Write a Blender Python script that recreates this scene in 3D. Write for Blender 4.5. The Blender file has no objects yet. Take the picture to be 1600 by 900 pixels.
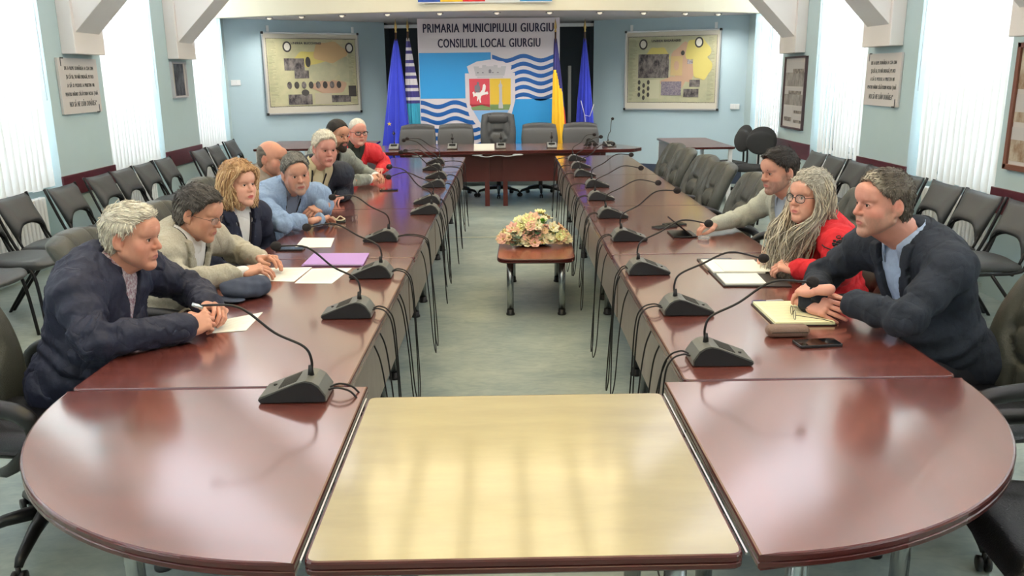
import bpy, bmesh, math, random
import numpy as np
from mathutils import Vector, Matrix, noise
random.seed(7)
C = bpy.context.scene.collection
R = math.radians
PI = math.pi

# ---------------------------------------------------------------- camera, world, lights, exposure
scene = bpy.context.scene
def lin(c):
    r = []
    for v in c[:3]:
        v /= 255.0
        r.append(v / 12.92 if v <= 0.04045 else ((v + 0.055) / 1.055) ** 2.4)
    return (r[0], r[1], r[2], 1.0)

cam_d = bpy.data.cameras.new('camera'); cam = bpy.data.objects.new('camera', cam_d); C.objects.link(cam)
_p, _y, _r = R(14.3), R(0.8), R(0.6)
_f = Vector((math.sin(_y) * math.cos(_p), math.cos(_y) * math.cos(_p), -math.sin(_p)))
_ri = Vector((math.cos(_y), -math.sin(_y), 0)); _dn = _f.cross(_ri)
_r2 = _ri * math.cos(_r) + _dn * math.sin(_r); _d2 = _dn * math.cos(_r) - _ri * math.sin(_r)
_m = Matrix((_r2, -_d2, -_f)).transposed().to_4x4(); _m.translation = (0, 0, 1.68)
cam.matrix_world = _m
cam_d.sensor_width = 36; cam_d.lens = 1310 * 36 / 1600; cam_d.clip_start = 0.05; cam_d.clip_end = 200
scene.camera = cam
scene.view_settings.view_transform = 'Standard'; scene.view_settings.look = 'None'
scene.view_settings.exposure = EXPOSURE = 0.2; scene.view_settings.gamma = 1.0
scene.view_settings.use_curve_mapping = False

w = bpy.data.worlds.new('sky'); scene.world = w; w.use_nodes = True
w.node_tree.nodes['Background'].inputs[0].default_value = (0.78, 0.88, 1.0, 1)
w.node_tree.nodes['Background'].inputs[1].default_value = 3.0

def area(name, loc, rot, sx, sy, power, col=(1, 1, 1)):
    d = bpy.data.lights.new(name, 'AREA'); d.shape = 'RECTANGLE'; d.size = sx; d.size_y = sy
    d.energy = power; d.color = col
    o = bpy.data.objects.new(name, d); o.location = loc; o.rotation_euler = rot; C.objects.link(o)
    return o
DAY = 400
BAYS = [(-1.1, 0.35), (1.35, 2.75), (3.8, 5.2), (6.25, 7.65), (8.7, 10.1), (11.3, 12.6)]
for (a, b) in BAYS:
    area('daylight_left', (-4.95, (a + b) / 2, 3.0), (0, R(-75), 0), 2.4, b - a, DAY, (0.90, 0.96, 1.0))
    area('daylight_right', (4.73, (a + b) / 2, 3.0), (0, R(75), 0), 2.4, b - a, DAY, (0.90, 0.96, 1.0))

# ---------------------------------------------------------------- materials
MATS = {}
def mat(name, col, rough=0.5, metal=0.0, spec=0.5, coat=0.0, bump=None, var=None, emit=None, trans=0.0, sheen=0.0, subs=0.0):
    """bump=(scale, strength[, stretch]); var=(colour2, scale, stretch)"""
    if name in MATS: return MATS[name]
    m = bpy.data.materials.new(name); m.use_nodes = True; nt = m.node_tree; b = nt.nodes['Principled BSDF']
    b.inputs['Base Color'].default_value = lin(col) if max(col) > 1 else (*col, 1)
    b.inputs['Roughness'].default_value = rough; b.inputs['Metallic'].default_value = metal
    b.inputs['Specular IOR Level'].default_value = spec
    b.inputs['Coat Weight'].default_value = coat; b.inputs['Coat Roughness'].default_value = 0.08
    b.inputs['Transmission Weight'].default_value = trans
    b.inputs['Sheen Weight'].default_value = sheen
    if subs: b.inputs['Subsurface Weight'].default_value = subs; b.inputs['Subsurface Scale'].default_value = 0.01; b.inputs['Subsurface Radius'].default_value = (1, .35, .2)
    tc = nt.nodes.new('ShaderNodeTexCoord')
    def mapped(stretch):
        mp = nt.nodes.new('ShaderNodeMapping'); mp.inputs['Scale'].default_value = stretch
        nt.links.new(tc.outputs['Object'], mp.inputs[0]); return mp.outputs[0]
    if var:
        n = nt.nodes.new('ShaderNodeTexNoise'); n.inputs['Scale'].default_value = var[1]; n.inputs['Detail'].default_value = 5
        n.inputs['Roughness'].default_value = 0.62
        nt.links.new(mapped(var[2] if len(var) > 2 else (1, 1, 1)), n.inputs['Vector'])
        rp = nt.nodes.new('ShaderNodeValToRGB'); rp.color_ramp.elements[0].position = 0.36; rp.color_ramp.elements[1].position = 0.66
        rp.color_ramp.elements[0].color = lin(col); rp.color_ramp.elements[1].color = lin(var[0])
        nt.links.new(n.outputs['Fac'], rp.inputs[0]); nt.links.new(rp.outputs[0], b.inputs['Base Color'])
    if bump:
        n = nt.nodes.new('ShaderNodeTexNoise'); n.inputs['Scale'].default_value = bump[0]; n.inputs['Detail'].default_value = 3
        nt.links.new(mapped(bump[2] if len(bump) > 2 else (1, 1, 1)), n.inputs['Vector'])
        bp = nt.nodes.new('ShaderNodeBump'); bp.inputs['Strength'].default_value = bump[1]; bp.inputs['Distance'].default_value = 0.01
        nt.links.new(n.outputs['Fac'], bp.inputs['Height']); nt.links.new(bp.outputs[0], b.inputs['Normal'])
    if emit:
        b.inputs['Emission Color'].default_value = lin(emit[0]); b.inputs['Emission Strength'].default_value = emit[1]
    MATS[name] = m; return m

SKY = 2.6; SLOPE_FILL = 1.75
def creases(m, sc=7.0, st=.5, stretch=(1, 1, .6)):
    nt = m.node_tree; b = nt.nodes['Principled BSDF']; tc = nt.nodes.new('ShaderNodeTexCoord'); mp = nt.nodes.new('ShaderNodeMapping'); mp.inputs['Scale'].default_value = stretch
    n = nt.nodes.new('ShaderNodeTexNoise'); n.inputs['Scale'].default_value = sc; n.inputs['Detail'].default_value = 2.5; n.inputs['Distortion'].default_value = .8
    a = nt.nodes.new('ShaderNodeMath'); a.operation = 'SUBTRACT'; a.inputs[1].default_value = .5; c = nt.nodes.new('ShaderNodeMath'); c.operation = 'ABSOLUTE'; d = nt.nodes.new('ShaderNodeMath'); d.operation = 'POWER'; d.inputs[1].default_value = .5
    bp = nt.nodes.new('ShaderNodeBump'); bp.inputs['Strength'].default_value = st; bp.inputs['Distance'].default_value = .035
    nt.links.new(tc.outputs['Object'], mp.inputs[0]); nt.links.new(mp.outputs[0], n.inputs['Vector']); nt.links.new(n.outputs['Fac'], a.inputs[0]); nt.links.new(a.outputs[0], c.inputs[0]); nt.links.new(c.outputs[0], d.inputs[0]); nt.links.new(d.outputs[0], bp.inputs['Height'])
    if b.inputs['Normal'].links: nt.links.new(b.inputs['Normal'].links[0].from_socket, bp.inputs['Normal'])
    nt.links.new(bp.outputs[0], b.inputs['Normal'])
def vcol_mat(name, rough=0.5, bump=None, spec=0.4, subs=0.0):
    m = mat(name, (200, 150, 130), rough=rough, bump=bump, spec=spec, subs=subs)
    nt = m.node_tree; a = nt.nodes.new('ShaderNodeVertexColor'); a.layer_name = 'Col'
    nt.links.new(a.outputs[0], nt.nodes['Principled BSDF'].inputs['Base Color']); return m

# ---------------------------------------------------------------- object helpers
def tag(o, label=None, cat=None, group=None, kind=None):
    if label: o['label'] = label
    if cat: o['category'] = cat
    if group: o['group'] = group
    if kind: o['kind'] = kind
    return o
def link(name, me, m, parent=None):
    o = bpy.data.objects.new(name, me); C.objects.link(o)
    if m is not None and len(me.materials) == 0:
        for q in (m if isinstance(m, (list, tuple)) else [m]): me.materials.append(q)
    if parent: o.parent = parent
    return o
def empty(name, loc=(0, 0, 0), rz=0.0):
    o = bpy.data.objects.new(name, None); C.objects.link(o); o.location = loc; o.rotation_euler = (0, 0, rz)
    o.empty_display_size = 0.1; return o
def copy_tree(o, parent=None):
    c = o.copy(); C.objects.link(c)
    if parent: c.parent = parent
    for ch in list(o.children): copy_tree(ch, c)
    return c

class MB:
    """mesh builder collecting closed shapes"""
    def __init__(s): s.v = []; s.f = []; s.mi = []; s.sm = []
    def _add(s, vs, fs, mi=0, smooth=True):
        k = len(s.v); s.v.extend([tuple(v) for v in vs])
        for f in fs: s.f.append(tuple(i + k for i in f)); s.mi.append(mi); s.sm.append(smooth)
        return s
    def box(s, c, d, rot=None, mi=0, bev=0.0, taper=None):
        hx, hy, hz = d[0] / 2, d[1] / 2, d[2] / 2
        if bev > 0:
            bm = bmesh.new(); bmesh.ops.create_cube(bm, size=1.0)
            for v in bm.verts: v.co = Vector((v.co.x * d[0], v.co.y * d[1], v.co.z * d[2]))
            bmesh.ops.bevel(bm, geom=bm.edges[:], offset=bev, segments=2, profile=0.5, affect='EDGES')
            vs = [v.co.copy() for v in bm.verts]; fs = [[v.index for v in f.verts] for f in bm.faces]; bm.free()
        else:
            vs = [Vector((x * hx, y * hy, z * hz)) for z in (-1, 1) for y in (-1, 1) for x in (-1, 1)]
            fs = [(0, 2, 3, 1), (4, 5, 7, 6), (0, 1, 5, 4), (2, 6, 7, 3), (0, 4, 6, 2), (1, 3, 7, 5)]
        if taper:
            vs = [Vector((v.x * (1 + taper * (v.z / hz)), v.y * (1 + taper * (v.z / hz)), v.z)) for v in vs]
        if rot is not None: vs = [rot @ v for v in vs]
        vs = [v + Vector(c) for v in vs]
        return s._add(vs, fs, mi, False)
    def tube(s, pts, r, n=8, mi=0, caps=True, flat=None):
        pts = [Vector(p) for p in pts]; rr = r if isinstance(r, (list, tuple)) else [r] * len(pts)
        vs = []; fs = []; prev = None
        for i, p in enumerate(pts):
            t = (pts[min(i + 1, len(pts) - 1)] - pts[max(i - 1, 0)]).normalized()
            if prev is None:
                a = Vector((0, 0, 1)) if abs(t.z) < 0.9 else Vector((1, 0, 0))
                u = t.cross(a).normalized()
            else:
                u = (prev - t * prev.dot(t))
                u = u.normalized() if u.length > 1e-6 else t.orthogonal().normalized()
            prev = u; w_ = t.cross(u)
            for k in range(n):
                an = 2 * PI * k / n
                vs.append(p + (u * math.cos(an) * (flat or 1) + w_ * math.sin(an)) * rr[i])
        for i in range(len(pts) - 1):
            for k in range(n):
                a = i * n + k; b = i * n + (k + 1) % n
                fs.append((a, b, b + n, a + n))
        if caps: fs.append(tuple(range(n - 1, -1, -1))); fs.append(tuple((len(pts) - 1) * n + k for k in range(n)))
        return s._add(vs, fs, mi)
    def lathe(s, prof, c=(0, 0, 0), n=20, mi=0, rot=None, sc=(1, 1)):
        vs = []; fs = []
        for (r, z) in prof:
            for k in range(n):
                an = 2 * PI * k / n; v = Vector((r * math.cos(an) * sc[0], r * math.sin(an) * sc[1], z))
                if rot is not None: v = rot @ v
                vs.append(v + Vector(c))
        for i in range(len(prof) - 1):
            for k in range(n):
                a = i * n + k; b = i * n + (k + 1) % n; fs.append((a, b, b + n, a + n))
        fs.append(tuple(range(n - 1, -1, -1))); fs.append(tuple((len(prof) - 1) * n + k for k in range(n)))
        return s._add(vs, fs, mi)
    def prism(s, poly, z0, z1, mi=0, fn=None, smooth=False):
        n = len(poly); vs = [Vector((x, y, z0)) for x, y in poly] + [Vector((x, y, z1)) for x, y in poly]
        if fn: vs = [fn(v) for v in vs]
        fs = [tuple(range(n - 1, -1, -1)), tuple(range(n, 2 * n))] + [(i, (i + 1) % n, n + (i + 1) % n, n + i) for i in range(n)]
        return s._add(vs, fs, mi, smooth)
    def grid(s, fn, nu, nv, mi=0, closed_u=False):
        vs = [fn(i / (nu - (0 if closed_u else 1)), j / (nv - 1)) for j in range(nv) for i in range(nu)]
        fs = []
        for j in range(nv - 1):
            for i in range(nu if closed_u else nu - 1):
                a = j * nu + i; b = j * nu + (i + 1) % nu; fs.append((a, b, b + nu, a + nu))
        return s._add(vs, fs, mi)
    def ball(s, c, r, n=12, mi=0, rot=None):
        r3 = r if isinstance(r, (tuple, list)) else (r, r, r)
        m = n // 2; vs = []; fs = []
        for j in range(m + 1):
            ph = PI * j / m
            for k in range(n):
                an = 2 * PI * k / n; v = Vector((math.sin(ph) * math.cos(an) * r3[0], math.sin(ph) * math.sin(an) * r3[1], math.cos(ph) * r3[2]))
                if rot is not None: v = rot @ v
                vs.append(v + Vector(c))
        for j in range(m):
            for k in range(n):
                a = j * n + k; b = j * n + (k + 1) % n; fs.append((a, a + n, b + n, b))
        return s._add(vs, fs, mi)
    def mesh(s, name):
        me = bpy.data.meshes.new(name); me.from_pydata(s.v, [], s.f); me.update()
        me.polygons.foreach_set('material_index', s.mi); me.polygons.foreach_set('use_smooth', s.sm)
        bm = bmesh.new(); bm.from_mesh(me); bmesh.ops.recalc_face_normals(bm, faces=bm.faces[:])
        bmesh.ops.remove_doubles(bm, verts=[v for v in bm.verts], dist=1e-6); bm.to_mesh(me); bm.free()
        return me
    def build(s, name, m, parent=None, bevel=0.0, subs=0, seg=2):
        o = link(name, s.mesh(name), m, parent)
        if bevel:
            b = o.modifiers.new('b', 'BEVEL'); b.width = bevel; b.segments = seg; b.limit_method = 'ANGLE'; b.angle_limit = R(35); b.harden_normals = False
        if subs:
            q = o.modifiers.new('s', 'SUBSURF'); q.levels = subs; q.render_levels = subs
        return o

def bez(pts, n=12):
    """Catmull-Rom through the points"""
    P = [Vector(p) for p in pts]; out = []
    for i in range(len(P) - 1):
        p0 = P[max(i - 1, 0)]; p1 = P[i]; p2 = P[i + 1]; p3 = P[min(i + 2, len(P) - 1)]
        for k in range(n):
            t = k / n
            out.append(0.5 * ((2 * p1) + (p2 - p0) * t + (2 * p0 - 5 * p1 + 4 * p2 - p3) * t * t + (3 * p1 - p0 - 3 * p2 + p3) * t ** 3))
    out.append(P[-1]); return out

def text_mesh(txt, size, extrude=0.002, align='CENTER', xs=1.0, bold=0.0, sp=1.0):
    cu = bpy.data.curves.new('t', 'FONT'); cu.body = txt; cu.size = size; cu.extrude = extrude; cu.align_x = align; cu.offset = bold
    cu.resolution_u = 3; cu.space_character = sp; cu.space_word = 1.3
    o = bpy.data.objects.new('t', cu); C.objects.link(o)
    dg = bpy.context.evaluated_depsgraph_get(); me = bpy.data.meshes.new_from_object(o.evaluated_get(dg))
    bpy.data.objects.remove(o); bpy.data.curves.remove(cu)
    for v in me.vertices: v.co.x *= xs
    return me
def add_mesh(mb, me, M, mi=0):
    mb._add([M @ v.co for v in me.vertices], [tuple(p.vertices) for p in me.polygons], mi, False)
    bpy.data.meshes.remove(me)

# ---------------------------------------------------------------- implicit surfaces for people and soft things
class SDF:
    def __init__(s): s.ops = []
    def add(s, fn, lo, hi, k=0.02, op='u'): s.ops.append((fn, np.array(lo, float), np.array(hi, float), k, op)); return s
    def cone(s, a, b, ra, rb, k=0.02, op='u', fl=None):
        a = np.array(a, float); b = np.array(b, float); m = max(ra, rb)
        ba = b - a; L2 = max(float(ba @ ba), 1e-9)
        def fn(X, Y, Z):
            t = np.clip(((X - a[0]) * ba[0] + (Y - a[1]) * ba[1] + (Z - a[2]) * ba[2]) / L2, 0, 1)
            dx = X - a[0] - t * ba[0]; dy = Y - a[1] - t * ba[1]; dz = Z - a[2] - t * ba[2]
            if fl is not None:   # flatten along unit vector fl[0] by factor fl[1]
                n, f = fl; pr = dx * n[0] + dy * n[1] + dz * n[2]; g = (1 / f - 1)
                dx = dx + pr * n[0] * g; dy = dy + pr * n[1] * g; dz = dz + pr * n[2] * g
            return np.sqrt(dx * dx + dy * dy + dz * dz) - (ra + (rb - ra) * t)
        return s.add(fn, np.minimum(a, b) - m, np.maximum(a, b) + m, k, op)
    def ell(s, c, r, k=0.02, op='u', rot=None):
        c = np.array(c, float); r = np.array(r, float) if not np.isscalar(r) else np.array([r] * 3, float)
        M = np.array(rot) if rot is not None else np.eye(3)   # columns: local axes
        ext = np.sqrt((M ** 2) @ (r ** 2))
        def fn(X, Y, Z):
            x = X - c[0]; y = Y - c[1]; z = Z - c[2]
            a = (M[0, 0] * x + M[1, 0] * y + M[2, 0] * z) / r[0]; b = (M[0, 1] * x + M[1, 1] * y + M[2, 1] * z) / r[1]
            d = (M[0, 2] * x + M[1, 2] * y + M[2, 2] * z) / r[2]
            k0 = np.sqrt(a * a + b * b + d * d); k1 = np.sqrt((a / r[0]) ** 2 + (b / r[1]) ** 2 + (d / r[2]) ** 2)
            return k0 * (k0 - 1) / np.maximum(k1, 1e-6)
        return s.add(fn, c - ext, c + ext, k, op)
    def rbox(s, c, h, r=0.01, k=0.02, op='u', rot=None):
        c = np.array(c, float); h = np.array(h, float) - r; M = np.array(rot) if rot is not None else np.eye(3)
        ext = np.abs(M) @ (h + r)
        def fn(X, Y, Z):
            x = X - c[0]; y = Y - c[1]; z = Z - c[2]
            q = [np.abs(M[0, i] * x + M[1, i] * y + M[2, i] * z) - h[i] for i in range(3)]
            o = np.sqrt(np.maximum(q[0], 0) ** 2 + np.maximum(q[1], 0) ** 2 + np.maximum(q[2], 0) ** 2)
            return o + np.minimum(np.maximum(np.maximum(q[0], q[1]), q[2]), 0) - r
        return s.add(fn, c - ext, c + ext, k, op)
    def bounds(s):
        u = [o for o in s.ops if o[4] == 'u']
        return np.min([o[1] for o in u], 0), np.max([o[2] for o in u], 0)
    def surf(s, h, pad=None):
        lo, hi = s.bounds(); pad = pad or 3 * h; lo = lo - pad; hi = hi + pad
        n = np.ceil((hi - lo) / h).astype(int) + 1
        ax = [lo[i] + h * np.arange(n[i]) for i in range(3)]
        D = np.full(n, 10.0, np.float32)
        for fn, a, b, k, op in s.ops:
            m = k + 3 * h
            i0 = np.maximum(((a - m - lo) / h).astype(int), 0) if op != 'i' else np.zeros(3, int)
            i1 = np.minimum(((b + m - lo) / h).astype(int) + 2, n) if op != 'i' else n
            if np.any(i1 <= i0): continue
            sl = tuple(slice(i0[q], i1[q]) for q in range(3))
            X = ax[0][sl[0]][:, None, None]; Y = ax[1][sl[1]][None, :, None]; Z = ax[2][sl[2]][None, None, :]
            d = np.broadcast_to(fn(X, Y, Z), D[sl].shape)
            A = D[sl]
            if op == 'u':
                hh = np.clip(0.5 + 0.5 * (A - d) / k, 0, 1); D[sl] = A * (1 - hh) + d * hh - k * hh * (1 - hh)
            else:
                dd = -d if op == 's' else d
                hh = np.clip(0.5 - 0.5 * (A - dd) / k, 0, 1); D[sl] = A * (1 - hh) + dd * hh + k * hh * (1 - hh)
        D = np.clip(D, -3 * h, 3 * h)
        return surfnet(D, lo, h)

def surfnet(D, lo, h):
    n = np.array(D.shape); ins = D < 0
    cs = tuple(n - 1)
    acc = np.zeros(cs + (3,), np.float32); cnt = np.zeros(cs, np.float32)
    for axis in range(3):
        o = [q for q in range(3) if q != axis]
        for a in (0, 1):
            for b in (0, 1):
                sl0 = [None] * 3; sl1 = [None] * 3
                sl0[axis] = slice(0, n[axis] - 1); sl1[axis] = slice(1, n[axis])
                sl0[o[0]] = sl1[o[0]] = slice(a, n[o[0]] - 1 + a); sl0[o[1]] = sl1[o[1]] = slice(b, n[o[1]] - 1 + b)
                d0 = D[tuple(sl0)]; d1 = D[tuple(sl1)]; cr = (d0 < 0) != (d1 < 0)
                den = d0 - d1; t = np.where(cr, d0 / np.where(np.abs(den) < 1e-9, 1, den), 0)
                acc[..., axis] += t * cr; acc[..., o[0]] += a * cr; acc[..., o[1]] += b * cr; cnt += cr
    idx = np.nonzero(cnt > 0); vid = np.full(cs, -1, np.int64); vid[idx] = np.arange(len(idx[0]))
    V = (np.stack(idx, 1) + acc[idx] / cnt[idx][:, None]) * h + lo
    F = []
    for axis in range(3):
        o = [(axis + 1) % 3, (axis + 2) % 3]
        sl0 = [None] * 3; sl1 = [None] * 3
        sl0[axis] = slice(0, n[axis] - 1); sl1[axis] = slice(1, n[axis])
        for q in o: sl0[q] = sl1[q] = slice(1, n[q] - 1)
        a = ins[tuple(sl0)]; b = ins[tuple(sl1)]
        for flip, msk in ((False, a & ~b), (True, b & ~a)):
            e = np.nonzero(msk)
            if len(e[0]) == 0: continue
            p = [None] * 3; p[axis] = e[axis]; p[o[0]] = e[o[0]] + 1; p[o[1]] = e[o[1]] + 1
            def g(da, db):
                q = [None] * 3; q[axis] = p[axis]; q[o[0]] = p[o[0]] + da; q[o[1]] = p[o[1]] + db; return vid[tuple(q)]
            qd = np.stack([g(-1, -1), g(0, -1), g(0, 0), g(-1, 0)], 1)
            if flip: qd = qd[:, ::-1]
            F.append(qd)
    F = np.concatenate(F) if F else np.zeros((0, 4), int)
    return V, F[(F >= 0).all(1)]

def relax(V, F, it=1, lam=0.5):
    E = np.concatenate([F[:, [0, 1]], F[:, [1, 2]], F[:, [2, 3]], F[:, [3, 0]]])
    for _ in range(it):
        S = np.zeros_like(V); n = np.zeros(len(V))
        np.add.at(S, E[:, 0], V[E[:, 1]]); np.add.at(S, E[:, 1], V[E[:, 0]]); np.add.at(n, E[:, 0], 1); np.add.at(n, E[:, 1], 1)
        V = V + lam * (S / np.maximum(n, 1)[:, None] - V)
    return V
def vnormals(V, F):
    fn = np.cross(V[F[:, 2]] - V[F[:, 0]], V[F[:, 3]] - V[F[:, 1]]); N = np.zeros_like(V)
    for i in range(4): np.add.at(N, F[:, i], fn)
    return N / np.maximum(np.linalg.norm(N, axis=1), 1e-9)[:, None]
def np_mesh(name, V, F, m, parent=None, cols=None, origin=None):
    if origin is not None: V = V - np.array(origin)
    me = bpy.data.meshes.new(name); nv, nf = len(V), len(F)
    me.vertices.add(nv); me.vertices.foreach_set('co', V.astype(np.float32).ravel())
    me.loops.add(nf * 4); me.loops.foreach_set('vertex_index', F.astype(np.int32).ravel())
    me.polygons.add(nf); me.polygons.foreach_set('loop_start', np.arange(0, nf * 4, 4, dtype=np.int32))
    me.polygons.foreach_set('use_smooth', np.ones(nf, bool)); me.update(calc_edges=True)
    if cols is not None:
        a = me.color_attributes.new('Col', 'FLOAT_COLOR', 'POINT'); a.data.foreach_set('color', cols.astype(np.float32).ravel())
    return link(name, me, m, parent)
def vnoise(V, sc, seed=0.0):
    """cheap smooth vector-valued noise from summed sines (numpy)"""
    sc = np.array(sc, float); P = V * sc
    rs = np.random.RandomState(int(seed * 13) + 5); out = np.zeros(len(V))
    for i in range(7):
        d = rs.randn(3); d /= np.linalg.norm(d); out += np.sin(P @ d * (0.7 + 0.35 * i) * 2.2 + rs.rand() * 6.28 + 1.3 * np.sin(P @ rs.randn(3) * 0.6)) / (1 + 0.25 * i)
    return out / 4.0
M_BLIND = bpy.data.materials.new('translucent_blind_fabric'); M_BLIND.use_nodes = True
_nt = M_BLIND.node_tree; _nt.nodes.clear(); _o = _nt.nodes.new('ShaderNodeOutputMaterial'); _d = _nt.nodes.new('ShaderNodeBsdfDiffuse'); _t = _nt.nodes.new('ShaderNodeBsdfTranslucent'); _x = _nt.nodes.new('ShaderNodeMixShader')
_d.inputs[0].default_value = lin((240, 238, 232)); _t.inputs[0].default_value = lin((238, 238, 234)); _x.inputs[0].default_value = .5
_nt.links.new(_d.outputs[0], _x.inputs[1]); _nt.links.new(_t.outputs[0], _x.inputs[2]); _nt.links.new(_x.outputs[0], _o.inputs[0])
# ================================================================ people
def NV(v): v = np.array(v, float); return v / np.linalg.norm(v)
def frame(fwd, up):
    f = NV(fwd); u = np.array(up, float); u = NV(u - f * (u @ f)); r = np.cross(f, u); return np.stack([r, f, u], 1)   # columns right, fwd, up

def head_sdf(p):
    s = SDF(); fat = p.get('fat', 1.0); jw = p.get('jaw', 1.0); ns = p.get('nose', 1.0)
    s.ell((0, -.014, .034), (.076, .097, .086), .01)
    s.ell((0, .022, -.03), (.060 * fat, .066, .082), .03)
    s.cone((-.052 * jw, -.002, -.052), (-.012, .064, -.098), .021 * fat, .019, .025)
    s.cone((.052 * jw, -.002, -.052), (.012, .064, -.098), .021 * fat, .019, .025)
    s.ell((0, .070, -.100), (.020, .019, .017), .018)
    for x in (-1, 1):
        s.ell((x * .041 * fat, .055, -.026), (.024, .022, .024), .022)
        s.ell((x * .037 * fat, .046, -.060), (.022, .024, .028), .024)
        s.cone((x * .012, .0855, .026), (x * .047, .0675, .026), .010, .0095, .012)
        s.ell((x * .0315, .092, .003), (.0185, .0155, .0135), .011, 's')
        s.ell((x * .031, .0715, .002), (.0165, .0145, .0135), .004)
    s.ell((0, .078, .052), (.048, .02, .03), .03)
    # nose
    s.cone((0, .086, .014), (0, .103, -.022), .0075, .0105 * ns, .010)
    s.ell((0, .1035, -.027), (.0115 * ns, .0125, .0105), .006)
    for x in (-1, 1):
        s.ell((x * .0125 * ns, .093, -.030), (.0080, .0105, .0080), .006)
        s.ell((x * .0062, .100, -.0385), (.0032, .005, .0035), .002, 's')
    # lips
    s.ell((0, .080, -.062), (.026, .017, .018), .014)
    s.cone((-.021, .0825, -.0610), (.0, .0925, -.0585), .0030, .0050, .006); s.cone((.021, .0825, -.0610), (.0, .0925, -.0585), .0030, .0050, .006)
    s.cone((-.015, .0835, -.0690), (.015, .0835, -.0690), .0046, .0046, .007); s.ell((0, .0880, -.0695), (.012, .0055, .0050), .006)
    s.ell((0, .101, -.0640), (.024, .012, .0018 + .006 * p.get('open', 0)), .0025, 's')
    s.ell((0, .092, -.083), (.014, .006, .005), .006, 's')
    for x in (-1, 1):
        s.ell((x * .0305, .0905, .0030), (.0145, .0125, .0062 * p.get('eye_open', 1.0)), .0018, 's')
        # ear
        er = frame((x * .45, -.89, 0), (0, .22, 1))
        s.ell((x * .079, -.014, -.006), (.0075, .019, .032), .006, rot=frame((x * .30, -.95, 0), (0, -.2, 1)))
        s.ell((x * .0865, -.010, .000), (.006, .010, .018), .003, 's', rot=frame((x * .30, -.95, 0), (0, -.2, 1)))
        s.ell((x * .076, -.004, -.032), (.006, .007, .009), .005)
    return s

DEF_LINE = ([-.13, -.09, -.06, -.035, -.012, .01, .03, .05, .07, .085, .10, .14], [-.075, -.06, -.045, -.030, -.002, .008, .016, .040, .056, .066, .085, .2])
BALD_LINE = ([-.13, -.09, -.06, -.035, -.012, .01, .03, .05, .065, .075, .08, .14], [-.075, -.06, -.045, -.030, -.006, .002, .004, -.002, -.02, -.05, -.12, -.3])
def hair_sdf(p):
    s = SDF(); t = p.get('thick', .010); k = .012
    s.ell((0, -.014, .034), (.076 + t * .75, .097 + t * .7, .086 + t), .01)
    s.ell((0, -.045, -.028), (.064 + t * .5, .058 + t * .6, .062), .02)
    for c, r in p.get('tufts', []): s.ell(c, r, .018)
    line = p.get('line', DEF_LINE)
    def reg(X, Y, Z):
        zz = np.broadcast_to(Z, np.broadcast(X, Y, Z).shape); yl = np.interp(zz + .006 * np.sin(X * 90) * (zz > .03), line[0], line[1])
        return np.maximum((Y - yl) * .8, (p.get('zmin', -.075) - Z))
    s.add(reg, (-.2, -.2, -.2), (.2, .2, .2), .006, 'i')
    for x in (-1, 1): s.ell((x * .084, -.012, -.002), (.016, .021, .033), .004, 's')
    return s

def blend(a, b, w): w = w[:, None]; return a * (1 - w) + b * w
def srgb(c): return np.array(lin(c)[:3])

def build_head(p):
    """local head mesh and colours (x right, y forward, z up)"""
    h = p.get('h', .0034); V, F = head_sdf(p).surf(h); V = relax(V, F, 1, .35)
    x, y, z = V.T; skin = srgb(p['skin']); red = srgb(p.get('blush', tuple(int(a) for a in (p['skin'][0] * .97, p['skin'][1] * .74, p['skin'][2] * .72))))
    col = np.tile(skin, (len(V), 1))
    g = lambda cx, cy, cz, r: np.exp(-(((np.abs(x) - cx) ** 2 + (y - cy) ** 2 + (z - cz) ** 2) / r ** 2))
    wr = np.clip(.75 * g(.045, .06, -.028, .028) + .7 * g(0, .1, -.027, .018) + .6 * g(.082, -.01, 0, .03) + .25 * vnoise(V, (40, 40, 40), 3), 0, 1)
    col = blend(col, red, wr * p.get('rosy', .6))
    b = p.get('beard')
    if b:
        fb = np.clip((-.034 - z) / .012, 0, 1) * np.clip((y + .012) / .02, 0, 1)
        fb = np.maximum(fb, np.clip((.03 - np.abs(y - .006)) / .01, 0, 1) * np.clip((-.0 - z) / .02, 0, 1) * (np.abs(x) > .05) * b.get('side', 0))
        nolip = 1 - np.clip(1.4 - ((x / .024) ** 2 + ((z + .0635) / .0105) ** 2), 0, 1) * (y > .075)
        must = np.clip(1.3 - ((x / .027) ** 2 + ((z + .049) / .009) ** 2), 0, 1) * (y > .07)
        wb = np.clip(np.maximum(fb, must) * nolip, 0, 1) * b['w'] * np.clip(.85 + .35 * vnoise(V, (220, 220, 220), 8), 0, 1)
        if b.get('goatee'): wb = wb * np.clip((.042 - np.abs(x)) / .012, 0, 1)
        col = blend(col, srgb(b['col']), wb)
    lipc = srgb(p.get('lip', (176, 104, 96)))
    wl = np.clip(2.2 * (1 - ((x / .0245) ** 2 + ((z + .0640) / .0098) ** 2)), 0, 1) * (y > .076)
    col = blend(col, lipc, wl)
    col = col * (1 + .05 * vnoise(V, (90, 90, 90), 4))[:, None]
    # jowls, nasolabial folds and forehead lines in the surface itself
    N = vnormals(V, F); age = p.get('age', .5)
    fold = np.exp(-((np.abs(x) - (.017 + (-.03 - z) * .42)) / .0028) ** 2) * (z < -.028) * (z > -.072) * (y > .06)
    lines = np.exp(-(np.sin((z + .01 * np.abs(x)) * 360)) ** 2 * 6) * (z > .045) * (z < .075) * (y > .06) * (np.abs(x) < .04)
    V = V - N * (fold * .0028 + lines * .0009)[:, None] * age
    return V, F, np.concatenate([np.clip(col, 0, 1), np.ones((len(V), 1))], 1)

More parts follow.
